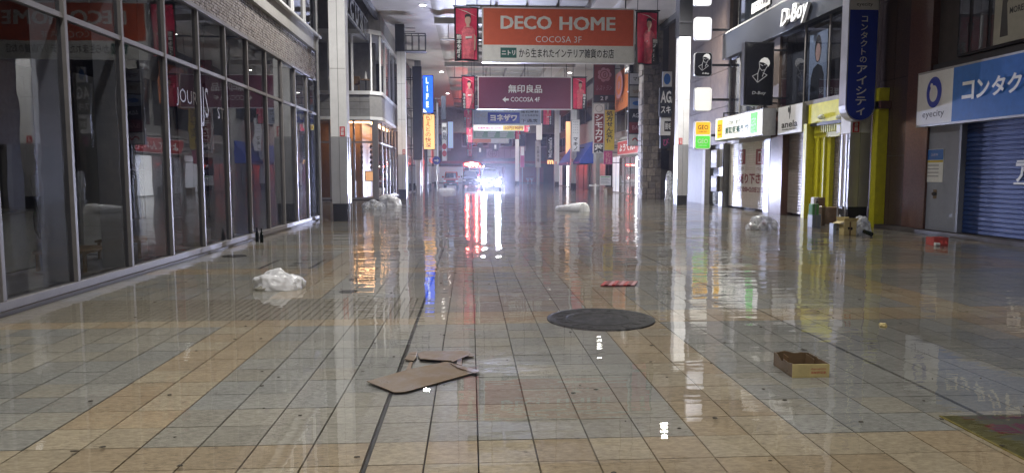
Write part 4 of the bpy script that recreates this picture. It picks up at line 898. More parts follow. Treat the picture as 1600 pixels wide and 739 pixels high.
for i, (px, py0, py1, l) in enumerate(((1115.5, 235, 262, 'white wall box with red label right of the entrance pillar'), (1115.5, 275, 300, 'grey lower wall box below the white one'))):
    a = P(px-4.5, py0, 0, FX-.2); b = P(px+4, py1, 0, FX-.2); t = thing('wall_box', l, 'wall box', (FX-.2, a.y, b.z)); box('casing', 'mid_wall' if i == 0 else 'dark_wall', t, FX-.2, b.y, b.z, FX-.051, a.y, a.z, .02); box('label', 'red_dark' if i == 0 else 'steel_dull', t, FX-.206, b.y+.08, b.z+.25, FX-.201, a.y-.08, a.z-.15)
# stone-clad corner: the blocks are real
R5 = thing('stone_corner_building', 'brown stone-clad corner pier of rough blocks', 'building', (11.3, 45, -.06))
SD = 43.4; xl = P(1004, 200, 1, SD).x; xr = P(1034, 200, 1, SD).x
box('wall', 'dark_wall', R5, xl+.12, SD+.14, -.06, xr+6, SD+1.05, 10.4)
bm_cache = {}
z = -.06; r = 0
while z < 10.2:
    h_ = random.choice((.34, .42, .5)); x = xl
    while x < xr-.05:
        w_ = min(random.choice((.3, .42, .55)), xr-x)
        if xr-(x+w_) < .15: w_ = xr-x
        d = random.uniform(0, .06); o = box('stone_block', random.choice(('stone', 'stone2', 'stone3')), R5, x+.012, SD-d, z+.012, x+w_-.012, SD+.139, z+h_-.012, .012); x += w_
    y = SD+.15
    while y < SD+.95:
        w_ = random.choice((.5, .7, .9)); w_ = min(w_, SD+1.05-y); box('stone_block', random.choice(('stone', 'stone2', 'stone3')), R5, xl-random.uniform(0, .05), y+.012, z+.012, xl+.119, y+w_-.012, z+h_-.012, .012); y += w_
    z += h_
# small signs on the wall between stone corner and pillar
Dw = 42.0
t = thing('beauty_entrance', 'dim entrance with red awning strip behind the white pillar', 'entrance', (12.4, 42.6, -.06)); box('recess', 'interior_dark', t, 12.15, 42.75, -.06, 13.5, 42.85, 3.0); box('awning', 'red_dark', t, 11.95, 41.7, 3.0, 13.6, 42.84, 3.18); box('door_frame', 'wood', t, 12.18, 42.65, -.06, 12.3, 42.74, 2.98)
s = projsign('clinic_sign', 'dark sign with white capitals and slanted katakana behind the pillar', 'sign', 1031, 137, 1058, 182, 41.5, 'navy_dark', 'black', .2, .01, arm=13.4); text('AGA', s.t, 'white_letter', s.c+Vector((0, 0, s.h*.17)), *FY, s.w*.9, s.h*.42, .03); text('スキン', s.t, 'white_letter', s.c+Vector((0, 0, -s.h*.27)), *FY, s.w*.85, s.h*.26, .02)
s = projsign('blue_disc_sign', 'white sign with blue disc above the dark clinic sign', 'sign', 1036, 112, 1058, 136, 41.6, 'white_panel', 'steel_dull', .2, .01, arm=13.4); flat(s.t, 'blue_bright', ell(.2, .32, 18), s.c+Vector((-.18, 0, 0)), *FY, .004, 'disc')
s = projsign('pale_text_sign', 'pale sign with black framed character below the clinic sign', 'sign', 1032, 183, 1057, 212, 41.7, 'white_panel', 'steel_dull', .2, .01, arm=13.4); box('ink_box', 'black_letter', s.t, s.c.x-.25, s.y-.004, s.c.z-.3, s.c.x+.2, s.y-.001, s.c.z+.3); text('脱毛', s.t, 'white_letter', s.c+Vector((-.03, -.004, 0)), *FY, .36, .4, .02)
s = projsign('poster_sign', 'dark blue poster panel with pink figures above the red awning strip', 'sign', 1032, 213, 1057, 232, 41.8, 'navy_dark', 'black', .2, .01, arm=13.4); text('ぴる', s.t, 'magenta', s.c, *FY, s.w*.7, s.h*.6, .02)
# tower of small signs
TD = 46.; a = P(983, 114, 1, TD); b = P(1008, 228, 1, TD)
t = thing('sign_tower', 'black framed tower of six small signs at the stone corner', 'sign tower', ((a.x+b.x)/2, TD, -.06)); box('frame', 'black', t, a.x, TD, b.z, b.x, TD+.3, a.z); box('pole', 'black', t, b.x-.3, TD+.05, -.06, b.x-.02, TD+.25, b.z-.001)
n6 = [('white_panel', 'マ刺', 'black_letter'), ('cream', 'Hair&Make', 'wood'), ('pale_blue', '●', 'blue_bright'), ('navy_dark', 'AGA', 'white_letter'), ('red_dark', 'BAR', 'pink_letter'), ('white_panel', '〜', 'red')]
ph = (a.z-b.z)/6
for i, (m, s_, mt) in enumerate(n6):
    zz = a.z-ph*(i+.5); o = box('panel', m, t, a.x+.05, TD-.02, zz-ph/2+.04, b.x-.05, TD-.001, zz+ph/2-.04); text(s_, o, mt, ((a.x+b.x)/2, TD-.02, zz), *FY, .62, .28, .01)
for i in range(4): MB().lathe((a.x-.04, TD+.1, a.z-i*1.25), [(.03, 0), (.06, .05), (.03, .1)], 8).build('bulb', 'lit_white_dim', t)
# black sign with a white leaf on the side of the tower
t = thing('leaf_sign', 'black sign with white leaf shape above the sign tower', 'sign', (a.x, TD-.3, a.z)); box('board', 'black', t, a.x-.05, TD-.3, a.z+.05, a.x+.1, TD+1.1, a.z+1.9)
MB().add([(a.x-.056, TD+.4-x, a.z+1.15+z_) for x, z_ in ((0, -.7), (.22, -.2), (.25, .25), (.1, .6), (-.05, .7), (-.2, .2), (-.16, -.3))], [tuple(range(7))]).build('leaf', 'white_letter', t); text('お持ち帰り', t, 'white_letter', (a.x-.05, TD+.4, a.z+.25), *FXR, 1.1, .24, .02)
MB().add([(a.x+.02+x, TD-.306, a.z+1.15+z_) for x, z_ in ((0, -.7), (.07, -.2), (.07, .25), (.03, .6), (-.02, .7), (-.06, .2), (-.05, -.3))], [tuple(range(7))]).build('leaf', 'white_letter', t); box('stand', 'black', t, a.x+.101, TD+.1, a.z+.001, a.x+.3, TD+.25, a.z+.6)

# drug store row
R6 = thing('drugstore_building', 'building with drug store signs and brightly lit shop window', 'building', (FX, 56, -.06)); box('wall', 'mid_wall', R6, FX+.3, 47.1, -.06, FX+6, 66, 10.4)
box('canopy', 'pale_wall', R6, FX-.05, 47.1, 4.12, FX+.299, 66, 4.3)
yb0, yb1 = RY(1000), RY(966)
for i in range(4):
    ya = yb0+(yb1-yb0)*i/4; yb_ = yb0+(yb1-yb0)*(i+1)/4; o = box('shop_window', 'lit_door' if i == 0 else 'glass_clear', R6, FX+.1, ya+.06, .05, FX+.12, yb_-.06, 2.75); box('window_frame', 'alu', R6, FX+.08, yb_-.055, .05, FX+.16, yb_+.055, 2.75)
box('shop_back', 'lit_white_dim', R6, FX+.285, yb0, .05, FX+.299, yb1, 2.75)
s = wallsign('red_fascia_sign', 'red shop sign with white rounded hiragana over the bright window', 'sign', 965, (222, 213), 1001, (243, 239), FX-.3, 'red', 'white_panel', .35, .05); text('ようてんび', s.t, 'white_letter', s.c, *FXR, s.w*.8, s.h*.55, .04)
shopfronts(R6, FX+.3, 1, 56.5, 65.8, 3, ['lit_white_dim', 'car_glass', 'shutter_grey']); upper_windows(R6, FX+.3, 1, 47.6, 65.5, 4.8, 9.6, 5, 1)
s = projsign('red_flower_sign', 'dark red square sign with cream flower spiral and black 2F foot', 'sign', 928, 100, 960.5, 161, 57, 'red_dark', 'black', .3, arm=FX+.29)
for i in range(7): flat(s.t, 'pink_letter', ell(.2, .2, 12, .38*math.cos(i*.898), .38*math.sin(i*.898)), s.c+Vector((0, 0, s.h*.22)), *FY, .004+.0006*i, 'petal')
flat(s.t, 'red_dark', ell(.36, .36, 22), s.c+Vector((0, 0, s.h*.22)), *FY, .010, 'ring'); flat(s.t, 'pink_letter', ell(.29, .29, 22), s.c+Vector((0, 0, s.h*.22)), *FY, .012, 'ring'); text('G', s.t, 'red_dark', s.c+Vector((0, 0, s.h*.22)), *FY, .28, .36, .03, .015)
text('レストラン', s.t, 'pink_letter', s.c+Vector((0, 0, -s.h*.12)), *FY, s.w*.7, .4, .01, shear=.2); box('foot_band', 'black', s.t, s.x0+.05, s.y-.004, s.z0+.05, s.x1-.05, s.y-.001, s.z0+s.h*.2); text('2 F', s.t, 'white_letter', (s.c.x, s.y-.004, s.z0+s.h*.115), *FY, .6, .32, .02)
# slanted orange sign
a = P(961.5, 122, 1, 56.8); b = P(981, 95, 1, 51.5); z0a = P(962, 176, 1, 56.8).z
t = thing('orange_angled_sign', 'orange sign set at an angle with pale flower drawing', 'sign', ((a.x+b.x)/2, 54, z0a)); d = Vector((b.x-a.x, -5.3, 0)); 
A0, B0 = Vector((a.x, 56.8, z0a)), Vector((b.x, 51.5, z0a)); hz = P(970, 110, 1, 54).z-z0a; n_ = Vector((-d.y, d.x, 0)).normalized()*-1
MB().prism([A0, B0, B0+Vector((0, 0, hz)), A0+Vector((0, 0, hz))], n_, -.15).build('panel', 'orange', t); dn = d.normalized(); cc = (A0+B0)/2+Vector((0, 0, hz*.62))
for k, (w_, h_) in enumerate(((1.6, 1.0), (1.1, .7), (.5, .32))): flat(t, ('pink_letter', 'orange', 'pink_letter')[k], ell(w_, h_, 22), cc, dn, (0, 0, 1), .16+.004*k, 'flower_ring')
text('レストラン', t, 'navy_dark', cc+Vector((0, 0, -hz*.42)), dn, (0, 0, 1), d.length*.7, .4, .01, .16); box('bracket', 'dark_frame', t, b.x+.05, 52, z0a+.5, FX+.4, 52.1, z0a+.6)
s = projsign('pharmacy_sign', 'white and dark red vertical sign with white katakana and framed character', 'sign', 927.5, 162, 944, 240, 56.5, 'white_panel', 'steel_dull', .25, .03, arm=FX+.29)
zt_ = P(935, 178, 1, 56.5).z; zm_ = P(935, 224, 1, 56.5).z; box('red_field', 'red_dark', s.t, s.x0+.07, s.y-.004, zm_, s.x1-.07, s.y-.001, zt_); vtext('シモカワ', s.t, 'white_letter', (s.c.x, s.y-.004, (zt_+zm_)/2), *FY, .62, (zt_-zm_)*.96, .035)
box('ink_field', 'navy_dark', s.t, s.x0+.07, s.y-.004, s.z0+.07, s.x1-.07, s.y-.001, zm_-.04); vtext('薬', s.t, 'white_letter', (s.c.x, s.y-.004, (s.z0+zm_)/2), *FY, .6, .62, .03)
MB().add([(s.c.x+x*r_, s.y-.004, (zt_+s.z1)/2+z_*r_) for r_ in (.3, .25) for x, z_ in ell(1, 1, 20)], [(i, (i+1) % 20, 20+(i+1) % 20, 20+i) for i in range(20)]).build('round_mark', 'grey_letter', s.t)
s = projsign('yellow_sign', 'yellow vertical sign with black characters beside the red pharmacy sign', 'sign', 944.8, 172, 960, 235, 56.4, 'yellow', 'steel_dull', .2, .02, arm=FX+.29); vtext('処方せん受付', s.t, 'black_letter', s.c+Vector((0, 0, .25)), *FY, .5, s.h*.8, .03)
s = projsign('pink_sign', 'magenta sign with pale characters under the yellow sign', 'sign', 943, 236, 957, 257, 56.3, 'magenta', 'steel_dull', .2, .02, arm=FX+.29); vtext('化粧', s.t, 'pink_letter', s.c, *FY, .4, s.h*.85, .02)
# blue awning shop
R7 = thing('blue_awning_building', 'white-walled building with blue awning over grey shutters', 'building', (FX, 74, -.06)); box('wall', 'pale_wall', R7, FX, 66.1, -.06, FX+6, 82, 10.4)
ya, yb_ = RY(927), RY(890)
MB().prism([(FX-.002, ya, 4.6), (FX-1.3, ya, 2.75), (FX-1.3, ya, 2.5), (FX-.002, ya, 2.5)], (0, 1, 0), yb_-ya).build('awning', 'blue_awning', R7); box('awning_mark', 'white_letter', R7, FX-1.31, 76, 2.55, FX-1.301, 76.5, 2.72)
n_sh = 9
for i in range(n_sh):
    q0 = ya+(yb_-ya)*i/n_sh; q1 = ya+(yb_-ya)*(i+1)/n_sh; box('shutter_panel', 'shutter_grey', R7, FX-.06-(.05 if i % 2 else 0), q0+.03, .03, FX-.001, q1-.03, 2.45)
upper_windows(R7, FX, 1, 68, 81, 6.6, 9.8, 3, 1)
s = projsign('makino_sign', 'white vertical sign with dot pattern and black katakana', 'sign', 893.5, 187, 905.5, 237, 71, 'white_panel', 'steel_dull', .2, .02, arm=FX-.001); vtext('マキノ', s.t, 'black_letter', s.c+Vector((0, 0, -s.h*.26)), *FY, .45, s.h*.42, .03)
B = MB()
for i in range(3):
    for j in range(5): B.add([(s.c.x-.2+i*.2+x, s.y-.004, s.c.z+s.h*.42-j*.26+z_) for x, z_ in ell(.05, .05, 8)], [tuple(range(8))])
B.build('dots', 'grey_letter', s.t)
s = projsign('orange_lit_window', 'orange-lit upright window panel left of the white katakana sign', 'sign', 884, 190, 892, 246, 83, 'lit_warm', 'wood', .2, .02, arm=FX)
R8 = thing('last_right_building', 'last building on the right before the crossing street', 'building', (FX, 90, -.06)); box('wall', 'brown_wall', R8, FX, 82.1, -.06, FX+6, 97.9, 10.4); shopfronts(R8, FX, 1, 82.4, 97.6, 4, ['lit_door', 'car_glass', 'lit_white_dim', 'red_dark']); upper_windows(R8, FX, 1, 82.4, 97.6, 4.2, 9.6, 4, 2)
s = projsign('black_vertical_sign', 'black vertical sign with white sideways lettering and orange emblem below', 'sign', 854.5, 213, 864.5, 249, 88, 'black_gloss', 'black', .2, .02, arm=FX)
text("McDonald's", s.t, 'white_letter', s.c, (0, 0, 1), (-1, 0, 0), s.h*.86, .42, .02)
text('m', s.t, 'lit_orange', (s.c.x+.05, s.y, s.z0-.35), *FY, .75, .5, .04)
s = projsign('lit_green_white_sign', 'softly lit pale sign right of the black vertical sign', 'sign', 867, 180, 876, 208, 86.8, 'lit_white_dim', 'steel_dull', .2, .02, arm=FX)
s = projsign('lit_white_column', 'tall white-lit vertical sign near the far end right', 'sign', 838, 193, 847, 219, 95, 'lit_white', 'steel_dull', .25, .02, arm=FX)
s = projsign('pale_column_sign', 'tall pale vertical sign with black writing near the far end right', 'sign', 836.5, 220, 845, 262, 95.2, 'white_panel', 'steel_dull', .25, .02, arm=FX); vtext('生鮮市場', s.t, 'black_letter', s.c, *FY, .35, s.h*.6, .01); box('pole', 'steel', s.t, s.c.x-.2, 95.25, -.06, s.c.x+.2, 95.4, s.z0-.001)
s = projsign('magenta_far_sign', 'small magenta and white vertical sign near the far end', 'sign', 813, 229, 819.5, 262, 96, 'magenta', 'steel_dull', .2, .02); box('head', 'white_panel', s.t, s.x0+.05, s.y-.006, s.c.z+.2, s.x1-.05, s.y-.001, s.z1-.05); box('pole', 'steel_dull', s.t, s.c.x-.05, 96.05, -.06, s.c.x+.05, 96.15, s.z0-.001)

# buildings behind the viewer, so that the street goes on
R0 = simple_building('near_right_building', 'plain brown building behind the viewer on the right', 1, -12, 3.9, 10.4, 'brown_wall', fx=FX); shopfronts(R0, FX, 1, -11.5, 3.5, 4, ['shutter_grey', 'car_glass', 'shutter_brown', 'car_glass']); upper_windows(R0, FX, 1, -11.5, 3.5, 4.5, 9.5, 4, 1)
L0 = simple_building('near_left_building', 'plain grey building behind the viewer on the left', -1, -12, -4.6, 10.4, 'mid_wall', fx=-5.1); shopfronts(L0, -5.1, -1, -11.5, -5, 2, ['shutter_grey', 'car_glass'])

# ------------------------------------------------------------------ hanging signs and pennants across the street
def hangsign(name, label, px0, py0, px1, py1, D, m, rodtop=H-1.44):
    s = projsign(name, label, 'hanging sign', px0, py0, px1, py1, D, m, 'white_panel', .2, .05)
    for x in (s.x0+.3, s.c.x, s.x1-.3): MB().tube((x, D+.1, s.z1), (x, D+.1, rodtop), .02, 6).build('hanger', 'dark_frame', s.t)
    return s
D1 = 24.3
s = hangsign('orange_hanging_sign', 'big hanging sign, orange over white, across the arcade', 753, 11, 991, 100, D1, None)
zsp = P(870, 71.5, 1, D1).z
box('face_orange', 'orange_sign', s.t, s.x0+.05, s.y, zsp, s.x1-.05, D1-.001, s.z1-.05); box('face_white', 'paper_white', s.t, s.x0+.05, s.y, s.z0+.05, s.x1-.05, D1-.001, zsp-.001)
def on1(px0, py0, px1, py1, s, D): 
    a, b = P(px0, py0, 1, D), P(px1, py1, 1, D); return ((a.x+b.x)/2, s.y, (a.z+b.z)/2), b.x-a.x, a.z-b.z
for (b_, tx, m, bo) in (((782, 25, 862, 47), 'DECO', 'white_letter', .012), ((874, 26.5, 961.5, 49), 'HOME', 'white_letter', .006), ((837, 57, 908.5, 67.5), 'COCOSA 3F', 'white_letter', -.004), ((811, 76, 959, 92), 'から生まれたインテリア雑貨のお店', 'black_letter', .012)):
    c, w_, h_ = on1(*b_, s, D1)
    if tx in ('DECO', 'HOME'):      # heavy strokes: the outline laid over itself a hair apart
        B = MB()
        for k, (dx, dz) in enumerate(((-.02, -.012), (.02, -.012), (-.02, .012), (.02, .012), (0, 0))): text(tx, s.t, m, (c[0]+dx, c[1], c[2]+dz), *FY, w_-.04, h_-.024, 0., .004+.0006*k, mb=B)
        B.build('lettering', m, s.t)
    else: text(tx, s.t, m, c, *FY, w_, h_, bo)
c, w_, h_ = on1(782, 75, 807, 91, s, D1); box('badge', 'green_dark', s.t, c[0]-w_/2, s.y-.004, c[2]-h_/2, c[0]+w_/2, s.y-.001, c[2]+h_/2); text('ニトリ', s.t, 'white_letter', (c[0], s.y-.004, c[2]), *FY, w_*.85, h_*.5, .05)
D2 = 40.3
s = hangsign('maroon_hanging_sign', 'maroon hanging sign with white characters and arrow', 746.5, 119.5, 893, 172, D2, 'maroon')
for (b_, tx, m, bo) in (((794, 132.5, 847, 146), '無印良品', 'white_letter', .02), ((798, 152, 843.5, 159.5), 'COCOSA 4F', 'white_letter', .01)):
    c, w_, h_ = on1(*b_, s, D2); text(tx, s.t, m, c, *FY, w_, h_, bo)
c, w_, h_ = on1(785, 151.5, 795, 160.5, s, D2); flat(s.t, 'white_letter', [(-w_/2, 0), (0, h_/2), (0, h_*.18), (w_/2, h_*.18), (w_/2, -h_*.18), (0, -h_*.18), (0, -h_/2)], c, *FY, .004, 'arrow')
D3 = 56.5
s = hangsign('optician_hanging_sign', 'pale blue hanging sign with white katakana in a blue box', 738.5, 165, 845.5, 196, D3, 'pale_blue')
c, w_, h_ = on1(762, 176, 812, 193, s, D3); box('blue_box', 'blue_sign', s.t, c[0]-w_/2, s.y-.004, c[2]-h_/2, c[0]+w_/2, s.y-.001, c[2]+h_/2); text('ヨネザワ', s.t, 'white_letter', (c[0], s.y-.004, c[2]), *FY, w_*.84, h_*.64, .05)
for (b_, tx) in (((814, 186, 840, 192), '下通店'), ((814, 173, 842, 177), '宝石時計'), ((816, 179, 841, 182), 'こどもめがね'), ((768, 169, 808, 174), 'メガネ・コンタクト')):
    c, w_, h_ = on1(*b_, s, D3); text(tx, s.t, 'navy_dark', c, *FY, w_, h_, .02)
for px in (747, 755): c, w_, h_ = on1(px-4, 178, px+4, 183, s, D3); MB().add([(c[0]+x*r_, s.y-.004, c[2]+z_*r_*.7) for r_ in (.2, .15) for x, z_ in ell(1, 1, 16)], [(i, (i+1) % 16, 16+(i+1) % 16, 16+i) for i in range(16)]).build('glasses_mark', 'grey_letter', s.t)
D4 = 66.
s = hangsign('sale_hanging_sign', 'white and yellow hanging sale sign below the optician sign', 740, 196, 819, 204.5, D4, None); xs_ = P(786, 200, 1, D4).x
box('face_white', 'white_panel', s.t, s.x0+.05, s.y, s.z0+.03, xs_, D4-.001, s.z1-.03); box('face_yellow', 'yellow', s.t, xs_+.001, s.y, s.z0+.03, s.x1-.05, D4-.001, s.z1-.03); c, w_, h_ = on1(788, 197, 817, 203.5, s, D4); text('50円190円', s.t, 'red_dark', c, *FY, w_, h_*.9, .03); c, w_, h_ = on1(746, 197.5, 783, 203, s, D4); text('営業時間6:30~27:00', s.t, 'magenta', c, *FY, w_, h_*.7, .02)
D5 = 74.
s = hangsign('green_hanging_sign', 'grey-green hanging sign with rows of faint writing', 739, 204.5, 804, 217, D5, 'grey_green')
for i in range(3):
    for px in (749, 768, 787): c, w_, h_ = on1(px-6, 206.5+i*3, px+7, 208+i*3, s, D5); box('text_line', 'white_letter', s.t, c[0]-w_/2, s.y-.004, c[2]-h_/2, c[0]+w_/2*(1-.2*i), s.y-.001, c[2]+h_/2)
D6 = 84.
s = hangsign('pale_hanging_sign', 'pale orange and white hanging sign farthest along the arcade', 737, 217, 795, 224, D6, 'white_panel'); c, w_, h_ = on1(737.5, 217.6, 767, 223.4, s, D6); box('orange_field', 'orange', s.t, c[0]-w_/2, s.y-.004, c[2]-h_/2, c[0]+w_/2, s.y-.001, c[2]+h_/2)
# pennants with a player print
def pennant(label, px0, py0, px1, py1, D, kind, wave=.05):
    a, b = P(px0, py0, 1, D), P(px1, py1, 1, D); w_, h_ = b.x-a.x, a.z-b.z; x0, z1 = a.x, a.z
    t = thing('pennant', label, 'pennant', ((a.x+b.x)/2, D, b.z), 'red team pennants hung beside the street signs')
    def yy(u, v): return D+wave*math.sin(u*7+v*2.5+px0)*(.3+v)*.9
    def grid(pts_in, m, nm, lift):
        # cloth sheet following the folds
        n1, n2 = 12, 16; B = MB(); B.smooth = True; (u0, v0, u1, v1) = pts_in
        for j in range(n2+1):
            for i in range(n1+1):
                u = u0+(u1-u0)*i/n1; v = v0+(v1-v0)*j/n2; B.v.append(Vector((x0+w_*u, yy(u, v)-lift, z1-h_*v)))
        B.f = [(j*(n1+1)+i, (j+1)*(n1+1)+i, (j+1)*(n1+1)+i+1, j*(n1+1)+i+1) for j in range(n2) for i in range(n1)]; return B.build(nm, m, t)
    def poly(pts, m, nm, lift): return MB().add([(x0+w_*u, yy(u, v)-lift, z1-h_*v) for u, v in pts], [tuple(range(len(pts)))]).build(nm, m, t)
    o = grid((0, 0, 1, 1), 'black', 'border', 0.); grid((.07, .03, .93, .97), 'pink_red', 'field', .012)
    sh = .0
    fine = lambda pts: [p for k in range(len(pts)) for p in [pts[k], ((pts[k][0]+pts[(k+1) % len(pts)][0])/2, (pts[k][1]+pts[(k+1) % len(pts)][1])/2)]]
    poly(fine([(.35, .96), (.33, .55), (.3, .45), (.42, .36), (.72, .36), (.86, .44), (.84, .6), (.8, .96)]), 'shirt_print', 'shirt', .05)
    poly([(.56+.12*math.cos(i*.45), .25+.09*math.sin(i*.45)) for i in range(14)], 'skin_print', 'face', .06); poly([(.5, .3), (.62, .3), (.63, .385), (.5, .385)], 'skin_print', 'neck', .055)
    poly([(.44, .22), (.44, .165), (.5, .14), (.62, .14), (.68, .165), (.685, .22), (.63, .19), (.5, .19)], 'hair_print', 'hair', .07)
    poly([(.82, .5), (.9, .55), (.86, .8), (.8, .8)], 'skin_print', 'arm', .055)
    poly([(.46, .555), (.72, .545), (.72, .585), (.46, .595)], 'white_letter', 'shirt_text', .07); poly([(.12, .04), (.5, .09), (.92, .19), (.5, .105)], 'white_letter', 'slash', .065)
    uu = .2 if kind == 0 else .84
    poly([(uu-.12, .5), (uu+.08, .52), (uu+.09, .98), (uu-.12, .98)], 'black', 'name_strip', .08)
    vtext('熊本を走る', t, 'white_letter', (x0+w_*uu, yy(uu, .75)-.11, z1-h_*.74), *FY, w_*.2, h_*.44, .02)
    box('rod', 'dark_frame', t, x0-.04, D-.02, z1+.001, x0+w_+.04, D+.02, z1+.04)
    MB().tube((x0+.05, D, z1+.04), (x0+.05, D, H-.3), .012, 5).build('hanger', 'dark_frame', t); MB().tube((x0+w_-.05, D, z1+.04), (x0+w_-.05, D, H-.3), .012, 5).build('hanger', 'dark_frame', t)
pennant('red player pennant left of the big orange sign', 709.5, 11, 748, 96, D1, 0)
pennant('rumpled red player pennant right of the big orange sign', 994, 18, 1028, 102, D1, 1, .12)
pennant('red player pennant left of the maroon sign', 721, 119, 742.5, 172, D2, 0)
pennant('red player pennant right of the maroon sign', 894, 121, 916, 172, D2, 1, .09)
pennant('red player pennant left of the optician sign', 724, 166, 738, 200, D3, 0); pennant('red player pennant right of the optician sign', 848, 166, 862, 196, D3, 1)
pennant('small red pennant left of the sale sign', 728, 197, 739, 224, 68., 0); pennant('small red pennant left of the green sign', 729.5, 222, 738, 245, 80., 0)
pennant('small red pennant right of the sale sign', 818, 190, 828, 207, 66.5, 1); pennant('small red pennant right of the green sign', 805, 203, 813.5, 218, 74.5, 1)

# ------------------------------------------------------------------ far end: crossing street, building opposite, vehicles
FB = thing('far_building', 'wide dim building across the crossing street with round emblem panel', 'building', (5, 118, -.06))
box('wall', 'dark_wall', FB, -30, 118, -.06, 45, 126, 22)
a, b = P(760, 233, 1, 117.8), P(806, 247, 1, 117.8); box('emblem_panel', 'pale_wall', FB, a.x, 117.75, b.z, b.x, 117.99, a.z)
for r_, m in ((.75, 'mid_wall'), (.62, 'pale_wall')): flat(FB, m, ell(r_, r_*.95, 24), (a.x+1.0, 117.75, (a.z+b.z)/2), *FY, .006 if r_ > .7 else .012, 'emblem_ring')
box('emblem_bar', 'mid_wall', FB, a.x+.93, 117.73, b.z+.1, a.x+1.07, 117.737, a.z-.1); text('中', FB, 'mid_wall', (a.x+1.0, 117.73, (a.z+b.z)/2), *FY, .8, .9, .03, .012)
for k in range(3): box('panel_joint', 'mid_wall', FB, a.x+2.+k*.95, 117.742, b.z, a.x+2.06+k*.95, 117.749, a.z)
for k in range(9): 
    x = -20+k*6.2; o = box('window', 'alu', FB, x, 117.9, 5.3+(.6 if k % 2 else 0), x+4.4, 117.99, 8.2); box('pane', 'car_glass', o, x+.15, 117.88, 5.9+.2, x+2.1, 117.899, 8.0); box('pane', 'car_glass', o, x+2.3, 117.88, 6.1, x+4.25, 117.899, 8.0)
for k, m in enumerate(('lit_warm', 'car_glass', 'lit_white_dim', 'car_glass', 'red_dark', 'car_glass', 'lit_cool', 'car_glass')): box('shop_window', m, FB, -18+k*6.4, 117.92, .1, -13.5+k*6.4, 117.99, 2.7)
box('canopy', 'red_dark', FB, -12, 116.6, 3.2, 26, 117.98, 3.6)
# two dark flags
for i, px in enumerate((750, 774)):
    a, b = P(px-4.5, 224, 1, 96), P(px+4.5, 246 if i == 0 else 236, 1, 96); t = thing('dark_banner', 'dark banner with pale square at the far end, %s one' % ('longer' if i == 0 else 'shorter'), 'banner', (a.x, 96, b.z)); box('cloth', 'navy_dark', t, a.x, 96, b.z, b.x, 96.03, a.z); box('square', 'white_panel', t, a.x+.25, 95.99, (a.z+b.z)/2-.25, b.x-.25, 95.999, (a.z+b.z)/2+.3)
    MB().tube(((a.x+b.x)/2, 96.015, a.z), ((a.x+b.x)/2, 96.015, H+1.2), .02, 5).build('hanger', 'dark_frame', t)
a = P(808, 280, 1, 97); t = thing('gate_column', 'pale column of the arcade gate at the far right', 'column', (a.x, 97, -.06)); box('shaft', 'white_panel', t, a.x-.25, 96.75, .5, a.x+.25, 97.25, H-1.5); box('base', 'black', t, a.x-.27, 96.73, -.06, a.x+.27, 97.27, .499); MB().prism([(a.x-.25, 96.75, H-1.5), (a.x+.25, 96.75, H-1.5), (a.x+1.3, 96.75, H-.1), (a.x-.9, 96.75, H-.1)], (0, 1, 0), .5).build('flare', 'white_panel', t)

